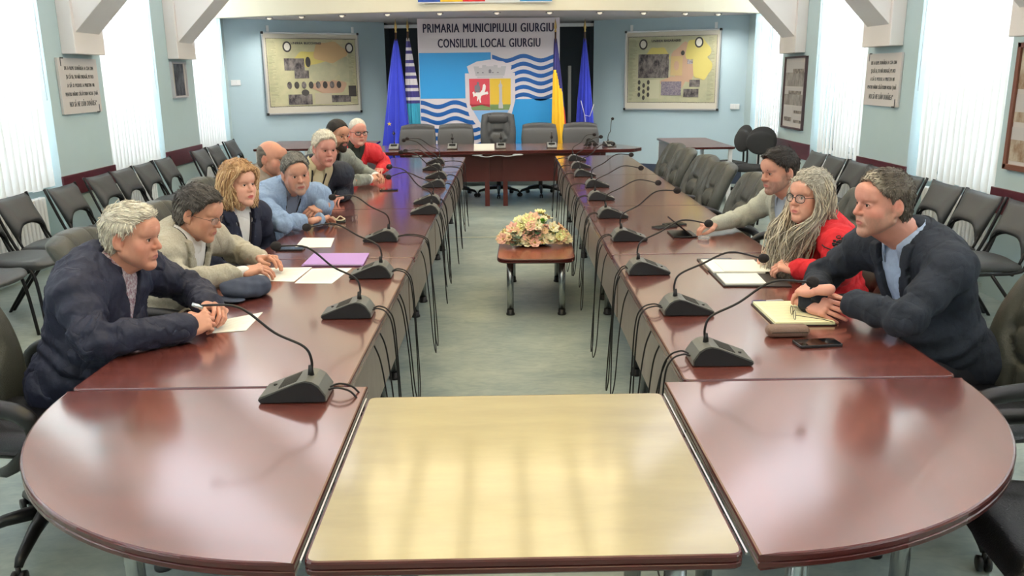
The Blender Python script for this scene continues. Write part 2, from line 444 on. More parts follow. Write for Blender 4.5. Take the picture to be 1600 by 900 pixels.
def build_hair(p):
    V, F = hair_sdf(p).surf(p.get('h', .0034)); V = relax(V, F, 1, .4); N = vnormals(V, F)
    st = p.get('strand', (110, 26, 60)); n1 = vnoise(V, st, 2); n2 = vnoise(V, tuple(a * 1.9 for a in st), 6)
    V = V + N * (n1 * .0022 + n2 * .0013)[:, None] * p.get('rough', 1.0)
    c = srgb(p['hair']); c2 = srgb(p.get('hair2', tuple(int(a * .62) for a in p['hair'])))
    wv = np.clip(.45 - .55 * n1 + .25 * n2, 0, 1); col = blend(np.tile(c, (len(V), 1)), c2, wv)
    if 'temple' in p: col = blend(col, srgb(p['temple']), np.clip((.035 - V[:, 2]) / .03, 0, 1) * .75)
    if 'front' in p: col = blend(col, srgb(p['front']), np.clip((V[:, 1] - .035) / .03, 0, 1) * .8)
    return V, F, np.concatenate([col, np.ones((len(V), 1))], 1)

def hand_sdf(side, curl, spread=.0, thumb=.5, bends=None):
    """local: wrist at origin, +y along the fingers, +z back of the hand; side -1: thumb at -x (right hand), +1: left"""
    s = SDF(); t = side
    s.cone((0, -.055, 0), (0, .004, 0), .027, .0235, .012, fl=((0, 0, 1), .80))
    s.rbox((0, .040, 0), (.036, .044, .0125), .011, .012)
    s.ell((t * .026, .030, -.008), (.017, .030, .014), .012); s.ell((-t * .026, .028, -.006), (.013, .032, .012), .012)
    bx = (.0305, .0105, -.010, -.0285); by = (.084, .089, .085, .076); ln = (.072, .080, .074, .058); rr = (.0092, .0095, .009, .0080)
    for i in range(4):
        c = curl[i] if isinstance(curl, (list, tuple)) else curl
        p0 = np.array([t * bx[i], by[i] - .01, .001]); sp = spread * (1.5 - i) * t; a = 0.12; p_ = p0; r = rr[i]
        s.ell((t * bx[i], by[i] - .004, .006), (.0095, .010, .0085), .008)
        for q, f in enumerate((.46, .30, .24)):
            a += c * (1.0, 1.15, .8)[q]; d = np.array([math.sin(sp) * math.cos(a), math.cos(sp) * math.cos(a), -math.sin(a)])
            n_ = p_ + d * (ln[i] * f + (.01 if q == 0 else 0)); s.cone(p_, n_, r, r * .93, .003); r *= .93; p_ = n_
    a = np.array([t * .024, .016, -.006]); b = a + np.array([t * .026, .028, -.010 - .01 * thumb]); c = b + np.array([t * (.012 - .028 * thumb), .028, -.006 - .012 * thumb]); d = c + np.array([t * (.004 - .026 * thumb), .022, -.002 - .008 * thumb])
    s.cone(a, b, .0155, .0125, .008); s.cone(b, c, .0120, .0105, .003); s.cone(c, d, .0105, .0085, .003)
    return s

class Fig:
    """collects joints of a seated figure and its torso frame"""
    def __init__(s, P):
        s.P = P; s.pel = np.array(P['pel'], float); s.neck = np.array(P['neck'], float)
        s.shR, s.shL = [np.array(q, float) for q in P['sh']]; s.elR, s.elL = [np.array(q, float) + np.array((0, 0, .014 if q[2] > .785 else 0)) for q in P['el']]; s.wrR, s.wrL = [np.array(q, float) for q in P['wr']]
        up = NV(s.neck - s.pel); rt = s.shR - s.shL; rt = NV(rt - up * (rt @ up)); s.M = np.stack([rt, np.cross(up, rt), up], 1); s.L = np.linalg.norm(s.neck - s.pel)
        s.up, s.fwd, s.rt = up, s.M[:, 1], rt
    def at(s, t, x=0, y=0): return s.pel + s.up * s.L * t + s.rt * x + s.fwd * y
    def torso(s, S, g=0.0, k=.05, wide=1.0):
        P = s.P; b = P.get('belly', .03); W = P.get('w', 1.0) * wide; M = s.M
        S.ell(s.at(.04), (.160 * W + g, .118 + g * .7, .125 + g), k, rot=M)
        S.ell(s.at(.30, 0, b), (.155 * W + g, .118 + b * .5 + g, .17 + g), k, rot=M)
        S.ell(s.at(.68, 0, .012), (.160 * W + g, .112 + g, .19 + g), k, rot=M)
        S.ell(s.at(.86, 0, -.022), (.150 * W + g, .085 + g, .10 + g), k, rot=M)
        for q in (s.shR, s.shL):
            S.cone(s.neck - s.up * .03, q, .058 + g, .056 + g, .035)
        S.cone(s.neck + s.up * .012 - s.fwd * .015, s.neck - s.up * .05 - s.fwd * .02, .050 + g * .75, .085 + g, .035)
        if P.get('bust'):
            for x in (-1, 1): S.ell(s.at(.62, x * .075, .075), (.07 + g, .06 + g, .075 + g), .04, rot=M)
    def sleeves(s, S, g=0.0, k=.03, end=1.0, only=None):
        for nm, a, b, c in (('R', s.shR, s.elR, s.wrR), ('L', s.shL, s.elL, s.wrL)):
            if only and nm != only: continue
            c2 = b + (c - b) * end
            S.cone(a, b, .056 + g, .041 + g * .8, .032); S.cone(b, c2, .041 + g * .8, .027 + g * .95, .012)
    def local(s, X, Y, Z):
        x = X - s.pel[0]; y = Y - s.pel[1]; z = Z - s.pel[2]; M = s.M
        return (M[0, 0] * x + M[1, 0] * y + M[2, 0] * z), (M[0, 1] * x + M[1, 1] * y + M[2, 1] * z), (M[0, 2] * x + M[1, 2] * y + M[2, 2] * z) / s.L
    def wedge(s, t0, t1, w0, w1, y0=.0):
        def fn(X, Y, Z):
            x, y, t = s.local(X, Y, Z); ww = w0 + (w1 - w0) * np.clip((t - t0) / (t1 - t0), 0, 1.3)
            return np.maximum(np.maximum((np.abs(x) - ww) * .95, y0 - y), (t0 - t) * s.L)
        return fn
    def strip(s, t0, t1, w0, w1, ww, y0=.02):
        """two thin bands running up the chest on both sides of the middle"""
        def fn(X, Y, Z):
            x, y, t = s.local(X, Y, Z); c = w0 + (w1 - w0) * np.clip((t - t0) / (t1 - t0), 0, 1.2)
            wd = ww if not callable(ww) else ww(np.clip((t - t0) / (t1 - t0), 0, 1.2))
            return np.maximum(np.maximum(np.abs(np.abs(x) - c) - wd, y0 - y), np.maximum((t0 - t) * s.L, (t - t1) * s.L))
        return fn

BIG = ((-9, -9, -9), (99, 99, 99))
def cloth_disp(V, F, fig, amp=.005, seed=1, fold=1.0):
    N = vnormals(V, F); d = amp * vnoise(V, (13, 13, 9), seed) * .8 + amp * .35 * vnoise(V, (34, 34, 26), seed + 1)
    for a, b, c in ((fig.shR, fig.elR, fig.wrR), (fig.shL, fig.elL, fig.wrL)):
        for o, e, R_, fr, am in ((b, c, .16, 75, .0055), (b, a, .17, 62, .0060), (a, b, .12, 55, .004)):
            ax = NV(e - o); rel = V - o; t = rel @ ax; rad = np.linalg.norm(rel - t[:, None] * ax, axis=1)
            wgt = np.exp(-((t - .04) / (R_ * .55)) ** 2) * (rad < .10) * (t > -.06)
            ph = fr * (t + .25 * rel @ NV(np.cross(ax, (0, .3, 1))) * .6) + 1.7 * vnoise(V, (16, 16, 16), seed + 3)
            sh = np.sin(ph); d += fold * am * wgt * (np.abs(sh) ** .7 * np.sign(sh) * .8)
    rg = (1 - np.abs(np.clip(vnoise(V, (15, 15, 8), seed + 11), -1, 1))) ** 5; d -= amp * .5 * fold * rg
    rg = (1 - np.abs(np.clip(vnoise(V, (26, 22, 14), seed + 12), -1, 1))) ** 6; d += amp * .5 * fold * rg
    # creases across the belly where the trunk bends
    rel = V - fig.pel; t = rel @ fig.up / fig.L; wgt = np.exp(-((t - .32) / .16) ** 2)
    d += fold * .0035 * wgt * np.sin(t * 46 + 2.5 * vnoise(V, (9, 9, 9), seed + 4))
    return V + N * d[:, None]

def clothe(name, S, m, root, fig, h, amp=.004, seed=1, fold=1.0, label=None):
    V, F = S.surf(h); V = relax(V, F, 1, .4); V = cloth_disp(V, F, fig, amp, seed, fold)
    o = np_mesh(name, V, F, m, root, origin=fig.org)
    if label: o['label'] = label
    return o

def eyeglasses(root, Mh, hp, org, fm, w=.023, hgt=.017, thick=.0016, half=False):
    def T(v): return tuple(np.array(hp) + Mh @ np.array(v, float) - np.array(org))
    b = MB(); ln = MB()
    for x in (-1, 1):
        ring = []
        for k in range(20):
            a = 2 * PI * k / 20; cx = math.copysign(abs(math.cos(a)) ** .75, math.cos(a)); sy = math.copysign(abs(math.sin(a)) ** .75, math.sin(a))
            ring.append((x * .0335 + cx * w, .1015 - abs(x * .0335 + cx * w) ** 2 * 3.5, -.001 + sy * hgt))
        b.tube([T(q) for q in ring + ring[:1]], [thick * (1.0 if not half else (1.0 if q[2] > -.002 else .4)) for q in ring + ring[:1]], 6)
        ln._add([T(q) for q in ring] + [T((q[0], q[1] - .0006, q[2])) for q in ring], [tuple(range(20)), tuple(range(39, 19, -1))] + [(i, (i + 1) % 20, 20 + (i + 1) % 20, 20 + i) for i in range(20)])
        b.tube([T((x * (.0335 + w), .0935, .004)), T((x * .071, .078, .006)), T((x * .081, .0, .004)), T((x * .083, -.022, -.010))], thick * .9, 6)
    b.tube([T((-.0105, .1035, .002)), T((0, .106, .005)), T((.0105, .1035, .002))], thick, 6)
    g = b.build('eyeglasses', fm, root)
    ln.build('lens', M_LENS, g)
    return g

def person(label, P, group=None):
    fig = Fig(P); org = np.array([fig.pel[0], fig.pel[1], 0.0]); fig.org = org
    root = empty('person', tuple(org)); tag(root, label, 'person', group)
    # ---- body: head, neck, trunk, arms and hands
    hd = P['head']; Mh = frame(hd['fwd'], hd.get('up', (0, 0, 1))); hp = np.array(hd['pos'], float)
    VV = []; FF = []; CC = []; n0 = 0
    skin = srgb(hd['skin'])
    def push(V, F, c=None):
        nonlocal n0
        VV.append(V); FF.append(F + n0); n0 += len(V)
        if c is None:
            c = np.tile(skin, (len(V), 1)) * (1 + .06 * vnoise(V, (60, 60, 60), 2))[:, None]; c = np.concatenate([c, np.ones((len(V), 1))], 1)
        CC.append(c)
    hs = hd.get('scale', 1.0)
    V, F, c = build_head(hd); push(V * hs @ Mh.T + hp, F, c)
    S = SDF(); nk = hp + Mh @ np.array((0, -.022, -.055)); nr = hd.get('neck', .052)
    S.cone(nk, fig.neck - fig.up * .01, nr, nr + .006, .02); S.cone(hp + Mh @ np.array((0, .028, -.088)), fig.neck + fig.fwd * .035 - fig.up * .01, .030, .034, .03)
    V, F = S.surf(.006); push(relax(V, F, 2), F)
    S = SDF(); fig.torso(S, -.022); fig.sleeves(S, -.020)
    hipR = fig.pel + fig.rt * .09; hipL = fig.pel - fig.rt * .09; fwh = NV(np.array([fig.fwd[0], fig.fwd[1], 0])); kl = P.get('knee', .42)
    knR = hipR + fwh * kl + np.array([0, 0, .02]); knL = hipL + fwh * kl + np.array([0, 0, .02])
    anR = knR * [1, 1, 0] + np.array([0, 0, .10]) - fwh * .03; anL = knL * [1, 1, 0] + np.array([0, 0, .10]) - fwh * .03
    for a, b, c_ in ((hipR, knR, anR), (hipL, knL, anL)):
        S.cone(a, b, .065, .045, .03); S.cone(b, c_, .045, .033, .03)
    V, F = S.surf(.016); push(relax(V, F, 1), F)
    for nm, spec, wr, side in (('R', P.get('handR'), fig.wrR, -1), ('L', P.get('handL'), fig.wrL, 1)):
        if spec is None: continue
        Mw = frame(spec['dir'], spec['dorsal']); V, F = hand_sdf(side, spec.get('curl', .4), spec.get('spread', .06), spec.get('thumb', .5)).surf(P.get('hh', .0032))
        V = relax(V, F, 1, .3); kn = np.clip((V[:, 1] - .07) / .08, 0, 1)
        cc = blend(np.tile(skin, (len(V), 1)), skin * np.array([1.0, .80, .78]), .35 * kn); cc = np.concatenate([cc, np.ones((len(V), 1))], 1)
        push(V * P.get('hand_scale', 1.0) @ Mw.T + wr, F, cc)
    np_mesh('body', np.concatenate(VV), np.concatenate(FF), M_SKIN, root, np.concatenate(CC), origin=org)
    # ---- eyes and brows
    for x in (-1, 1):
        b = MB(); c0 = Vector((x * .0305, .0718, .0028)); g = Vector(hd.get('gaze', (0, 1, 0))).normalized(); Rm = g.to_track_quat('Z', 'Y').to_matrix()
        b.ball((0, 0, 0), .0133, 24, rot=Rm); f2 = []
        for f in b.f:
            cn = sum((Vector(b.v[i]) for i in f), Vector()) / len(f); f2.append(2 if cn.normalized().dot(g) > .957 else (1 if cn.normalized().dot(g) > .87 else 0))
        b.mi = f2; b.v = [tuple(hp + Mh @ (np.array(Vector(v) + c0) * hs) - org) for v in b.v]
        b.build('eye', [M_SCLERA, mat('iris_' + hd.get('iris', 'brown'), {'brown': (70, 45, 30), 'blue': (95, 120, 140)}[hd.get('iris', 'brown')], .2), M_PUPIL], root)
        b = MB(); eo = hd.get('eye_open', 1.0); pts = [(x * (.0305 + .0150 * math.cos(a)), .0868 - .0045 * abs(math.cos(a)) ** 2 - (.0035 if math.cos(a) > .6 else 0), .0030 + .0062 * eo * math.sin(a) + .0006) for a in [PI * (q + .4) / 9 for q in range(9)]]
        b.tube([tuple(hp + Mh @ (np.array(q) * hs) - org) for q in pts], [.0006, .0010, .0013, .0014, .0014, .0014, .0013, .0010, .0006], 5); b.build('eyelash', mat('lash', (44, 32, 28), .8), root)
        if hd.get('brow', 1):
            b = MB(); br = hd.get('brow', 1); pts = bez([(x * .013, .0945, .0245), (x * .028, .0925, .030), (x * .043, .0795, .029), (x * .052, .068, .0235)], 4)
            b.tube([tuple(hp + Mh @ (np.array(q) * hs) - org) for q in pts], [.0022 * br, .0034 * br, .0040 * br, .0041 * br, .0042 * br, .0040 * br, .0038 * br, .0034 * br, .0030 * br, .0026 * br, .002 * br, .0015 * br, .0008 * br][:len(pts)], 6, flat=.6)
            b.build('eyebrow', mat('brow_%d_%d' % tuple(hd.get('browc', hd.get('hair', (90, 80, 70))))[:2], hd.get('browc', hd.get('hair', (90, 80, 70))), .85, bump=(300, .6)), root)
    # ---- hair
    if 'hair' in hd:
        V, F, c = build_hair(hd); hair = np_mesh('hair', V * hs @ Mh.T + hp, F, M_HAIR, root, c, origin=org)
        if hd.get('strands'): strands(hair, V * hs, N_ := vnormals(V, F), Mh, hp, org, hd)
        if 'locks' in hd: hd['locks'](hair, lambda v: tuple(hp + Mh @ (np.array(v, float) * hs) - org), fig)
    if 'glasses' in hd: eyeglasses(root, Mh * hs, hp, org, *hd['glasses'])
    if b_ := hd.get('beard_mesh'):
        Sb = SDF(); Sb.ell((0, .028, -.062), (.060, .066, .060), .02); Sb.cone((-.05, -.0, -.05), (0, .07, -.104), .026, .026, .02); Sb.cone((.05, 0, -.05), (0, .07, -.104), .026, .026, .02)
        Sb.add(lambda X, Y, Z: np.maximum(Z + .040 - .5 * np.clip(np.abs(X) - .03, 0, 1), -.0 - Y), *BIG, .006, 'i')
        Sb.ell((0, .105, -.064), (.022, .03, .010), .005, 's')
        V, F = Sb.surf(.0045); N = vnormals(V, F); V = V + N * (.002 * vnoise(V, (120, 120, 60), 3))[:, None]
        cc = np.concatenate([np.tile(srgb(b_), (len(V), 1)) * (1 + .3 * vnoise(V, (150, 150, 60), 5))[:, None], np.ones((len(V), 1))], 1)
        np_mesh('beard', V @ Mh.T + hp, F, M_HAIR, root, np.clip(cc, 0, 1), origin=org)
    # ---- trousers and shoes
    S = SDF(); S.ell(fig.at(.0), (.172 * P.get('w', 1), .135, .12), .04, rot=fig.M)
    for a, b, c_ in ((hipR, knR, anR), (hipL, knL, anL)): S.cone(a, b, .088, .068, .04); S.cone(b, c_ - np.array([0, 0, .02]), .066, .052, .03)
    V, F = S.surf(.013); np_mesh('trousers', relax(V, F, 1), F, mat('trousers_' + P.get('trc', 'dark'), {'dark': (34, 36, 44), 'navy': (28, 34, 56)}[P.get('trc', 'dark')], .8), root, origin=org)
    for a in (anR, anL):
        S = SDF(); q = a * [1, 1, 0] + np.array([0, 0, .045]); S.cone(q - fwh * .05, q + fwh * .13, .042, .034, .02); S.add(lambda X, Y, Z: .004 - Z + 0 * X + 0 * Y, *BIG, .004, 'i')
        V, F = S.surf(.009); np_mesh('shoe', V, F, mat('shoe_leather', (22, 20, 20), .35), root, origin=org)
    P['clothes'](fig, root)
    return root

def strands(hair, V, N, Mh, hp, org, hd):
    rs = np.random.RandomState(hd['strands'] % 97); n = hd['strands']; sel = rs.choice(len(V), n); cols = [hd['hair'], hd.get('hair2', hd['hair']), tuple(min(255, int(c * 1.12) + 6) for c in hd['hair'])]; bs = [MB() for _ in cols]
    sw = np.array(hd.get('sweep', (.25, 1, 0)), float); L0 = hd.get('slen', .022)
    for i in sel:
        p = V[i]; nn = N[i]; crown = np.array((.01, -.055, .11)); d = p - crown
        if p[2] > .07: d = d * .5 + sw * .08
        else: d = d * .25 + np.array((0, -.35 if p[1] < .02 else .1, -1.0)) * .08
        d = d - nn * (d @ nn); d = NV(d + rs.randn(3) * .012) ; L_ = L0 * rs.uniform(.6, 1.3); q = p - nn * .001; pts = []
        for t in (0, .35, .7, 1.0): pts.append(tuple(hp + Mh @ (q + d * L_ * t + nn * (.0032 * math.sin(t * 2.6) + .0004)) - org))
        bs[rs.randint(3)].tube(pts, [.0011, .0014, .0011, .0003], 4)
    for b, c in zip(bs, cols):
        if b.v: o = b.build('hair_strands', mat('strand_%d_%d_%d' % tuple(c), c, .45, spec=.4), hair); o['kind'] = 'stuff'

# ---------------------------------------------------------------- clothing recipes
def collar(fig, root, m, r=.068, h=.035, tilt=.35, name='shirt_collar', open_=.5, thick=.0045, back=.0, ctr=None, rise=0.0):
    """a folded collar: band round the neck, open at the throat, falling outwards"""
    r = max(r, fig.P['head'].get('neck', .052) + (.017 if name == 'shirt_collar' else .031))
    c = (fig.neck if ctr is None else ctr) + fig.up * (-.012 + rise) + fig.fwd * (.012 + back); b = MB(); n = 28
    a0 = open_; prof = [(0, 0), (-.006, h), (.0, h + .004), (.010, h * .75), (.020, -.002)]
    rows = []
    for j in range(n):
        a = a0 / 2 + (2 * PI - a0) * j / (n - 1); d = fig.rt * math.sin(a) + fig.fwd * math.cos(a); row = []
        fr = max(0, math.cos(a)); dz = -.030 * fr * fr - .0
        for (o, z) in prof: row.append(c + d * (r + o * (1 + .7 * fr)) + fig.up * (z * (1 - .1 * fr) + dz - (o > .015) * .038 * fr))
        rows.append(row)
    k = len(prof)
    vs = [q - fig.org for row in rows for q in row] + [q - fig.org + (NV(q - c)) * -thick for row in rows for q in row]
    N0 = n * k; fs = []
    for j in range(n - 1):
        for i in range(k - 1):
            a = j * k + i; fs.append((a, a + 1, a + k + 1, a + k)); fs.append((N0 + a, N0 + a + k, N0 + a + k + 1, N0 + a + 1))
    for j in (0, n - 1):
        for i in range(k - 1): a = j * k + i; fs.append((a, N0 + a, N0 + a + 1, a + 1))
    for i in (0, k - 1):
        for j in range(n - 1): a = j * k + i; fs.append((a, a + k, N0 + a + k, N0 + a))
    b._add(vs, fs); return b.build(name, m, root)

def cuffs(fig, root, m, g=.010, ln=.03, start=.93, name='cuff'):
    for e, w_ in ((fig.elR, fig.wrR), (fig.elL, fig.wrL)):
        d = NV(w_ - e); a = e + (w_ - e) * start; S = SDF(); S.cone(a, a + d * ln, .030 + g, .030 + g, .004)
        V, F = S.surf(.005); np_mesh(name, V, F, m, root, origin=fig.org)

def wear_blazer(jm, sm, open_t=(.18, 1.05, .0, .085), h=.007, g=.020, shirt_label=None, tie=None, lapel=.028, wide=1.0, seed=1, cuffm=None, lanyard=None, vest=None, jname='blazer', notch=True, buttons=None, sleeve_end=.93, fold=1.0, collar_m=None):
    def f(fig, root):
        S = SDF(); fig.torso(S, g, wide=wide); fig.sleeves(S, g * .82, end=sleeve_end); S.add(fig.wedge(*open_t), *BIG, .006, 's')
        S.add(lambda X, Y, Z: fig.pel[2] - .10 - Z + 0 * X + 0 * Y, *BIG, .01, 'i')
        clothe(jname, S, jm, root, fig, h, seed=seed, fold=fold)
        S = SDF(); fig.torso(S, g - .011, wide=wide); S.add(lambda X, Y, Z: np.maximum(-.02 - fig.local(X, Y, Z)[1], np.abs(fig.local(X, Y, Z)[0]) - .11), *BIG, .01, 'i')
        clothe('shirt', S, sm, root, fig, h * 1.1, amp=.0025, seed=seed + 2, fold=.4)
        t0, t1, w0, w1 = open_t[:4]
        if lapel:
            S = SDF(); fig.torso(S, g + .013, wide=wide)
            wf = (lambda u: (lapel * (.30 + 1.15 * np.minimum(u * 1.5, 1) - (.55 * ((u > .80) & (u < .86)) if notch else 0)) * .5))
            S.add(fig.strip(t0, t1, w0 + lapel * .3, w1 + lapel * .45, wf, .0), *BIG, .003, 'i'); V, F = S.surf(.0045)
            if len(V): np_mesh('lapel', V, F, jm, root, origin=fig.org)
        collar(fig, root, collar_m or jm, .073 + g * .35, .034, name='jacket_collar', open_=1.9, back=-.010, thick=.006, rise=.012 + g * .5)
        collar(fig, root, sm, .064, .040, name='shirt_collar', open_=.75, rise=.018 + g * .4)
        if vest:
            S = SDF(); fig.torso(S, g - .005, wide=wide); S.add(fig.wedge(.5, 1.02, .012, .07), *BIG, .004, 's'); S.add(lambda X, Y, Z: np.maximum(.0 - fig.local(X, Y, Z)[1], np.abs(fig.local(X, Y, Z)[0]) - .10), *BIG, .006, 'i')
            clothe('waistcoat', S, vest, root, fig, h, amp=.002, seed=9, fold=.3)
        if lanyard:
            S = SDF(); fig.torso(S, g - .004, wide=wide); S.add(fig.strip(.34, 1.0, .008, .055, .0055, .0), *BIG, .002, 'i'); V, F = S.surf(.0045)
            if len(V): np_mesh('lanyard', V, F, lanyard, root, origin=fig.org)
        if cuffm: cuffs(fig, root, cuffm, g=-.001, ln=.022, start=sleeve_end - .0)
        if buttons:
            b = MB()
            for (t, x) in buttons:
                q = fig.at(t, x, .0); b.ball(q + fig.fwd * .165 - fig.org, (.009, .009, .009), 10)
            b.build('button', M_SILVER, root)
    return f
# ================================================================ the cast
M_SKIN = vcol_mat('skin', .48, bump=(420, .12), spec=.35, subs=.06)
M_HAIR = vcol_mat('hair', .55, bump=(260, .35, (1, .25, .5)), spec=.3)
M_SCLERA = mat('eye_white', (222, 214, 206), .2); M_PUPIL = mat('pupil', (12, 10, 10), .1)
M_SILVER = mat('silver_metal', (205, 205, 205), .25, 1.0)
M_LENS = mat('spectacle_lens', (235, 240, 240), .02, spec=.6); M_LENS.node_tree.nodes['Principled BSDF'].inputs['Alpha'].default_value = .13
M_NAVYJ = mat('navy_nylon', (26, 31, 54), .68, bump=(60, .25))
M_BEIGE = mat('beige_tweed', (186, 180, 162), .9, bump=(500, .35), var=((168, 162, 144), 120))
M_NAVYW = mat('navy_suiting', (26, 32, 54), .85, bump=(500, .3))
M_CHAR = mat('charcoal_navy_wool', (36, 44, 58), .85, bump=(420, .4), var=((31, 38, 50), 30))
M_LGREY = mat('light_grey_linen', (186, 188, 174), .9, bump=(420, .4), var=((170, 172, 158), 140))
M_WHITE = mat('white_cotton', (226, 224, 220), .8, bump=(300, .15))
M_LBLUE = mat('pale_blue_cotton', (170, 188, 215), .8, bump=(300, .15), var=((158, 176, 205), 60))
M_BLUEK = mat('light_blue_knit', (146, 170, 202), .9, bump=(420, .45), var=((134, 158, 192), 80))
M_NAVYK = mat('navy_knit', (40, 56, 92), .9, bump=(420, .4))
M_TAUPE = mat('taupe_knit', (160, 148, 134), .9, bump=(420, .4))
M_RED = mat('red_felt', (202, 26, 34), .85, bump=(300, .3), var=((186, 20, 30), 12))
M_REDN = mat('red_nylon', (206, 34, 44), .6, bump=(60, .3))
M_BLACKC = mat('black_cloth', (24, 24, 28), .8)
M_DARKJ = mat('dark_slate_jacket', (38, 46, 62), .7, bump=(60, .3))
M_CREAM = mat('cream_knit', (206, 196, 160), .9, bump=(420, .4))
M_GREYH = mat('grey_melange_jersey', (150, 156, 148), .92, bump=(420, .4), var=((134, 140, 132), 160))
M_DGREEN = mat('dark_green_cloth', (40, 52, 46), .85)
M_PLAID = mat('checked_shirt', (205, 200, 204), .8, var=((120, 60, 80), 90))
M_FRBLK = mat('black_spectacle_frame', (26, 24, 26), .3); M_FRBRN = mat('brown_metal_spectacle_frame', (90, 72, 62), .3, .6)

for _m, _s in ((M_NAVYJ, .55), (M_REDN, .5), (M_DARKJ, .45), (M_BLUEK, .35), (M_CHAR, .3), (M_BEIGE, .28), (M_LGREY, .3), (M_GREYH, .4), (M_RED, .3), (M_WHITE, .25), (M_LBLUE, .3), (M_NAVYW, .25)): creases(_m, 6.5, _s)
def wear_jacket(m, g=.034, h=.007, inner=None, coll=M_BLACKC, seed=2, open_t=None, stripe=None, sl=.95, name='jacket', hood=None, cuffm=None, rr=.086, ch=.050, fold=1.2):
    def f(fig, root):
        S = SDF(); fig.torso(S, g, k=.06); fig.sleeves(S, g * .8, k=.045, end=sl)
        if open_t: S.add(fig.wedge(*open_t), *BIG, .008, 's')
        if hood: S.ell(fig.at(.97, 0, -.085), (.12, .055, .075), .05, rot=fig.M)
        S.add(lambda X, Y, Z: fig.pel[2] - .11 - Z + 0 * X + 0 * Y, *BIG, .01, 'i')
        clothe(name, S, m, root, fig, h, amp=.0065, seed=seed, fold=fold)
        if inner is not None:
            S = SDF(); fig.torso(S, g - .016); S.add(lambda X, Y, Z: np.maximum(-.02 - fig.local(X, Y, Z)[1], np.abs(fig.local(X, Y, Z)[0]) - .13), *BIG, .01, 'i')
            clothe('shirt', S, inner, root, fig, h * 1.1, amp=.003, seed=seed + 2, fold=.5)
            collar(fig, root, inner, .062, .034, name='shirt_collar', open_=.5, rise=.02)
        if coll is not None: collar(fig, root, coll, rr, ch, name='jacket_collar', open_=.95, back=-.006, thick=.008, rise=.012 + g * .35)
        if cuffm: cuffs(fig, root, cuffm, g=.012, ln=.035, start=sl - .04)
        if stripe:
            S = SDF(); fig.torso(S, g + .004, k=.06); S.add(fig.strip(*stripe[1]), *BIG, .002, 'i'); V, F = S.surf(.0045)
            if len(V): np_mesh('zip', V, F, stripe[0], root, origin=fig.org)
    return f

def hd(pos, fwd, skin, **k): d = dict(pos=pos, fwd=fwd, skin=skin); d.update(k); return d
GREYW = (205, 200, 190)

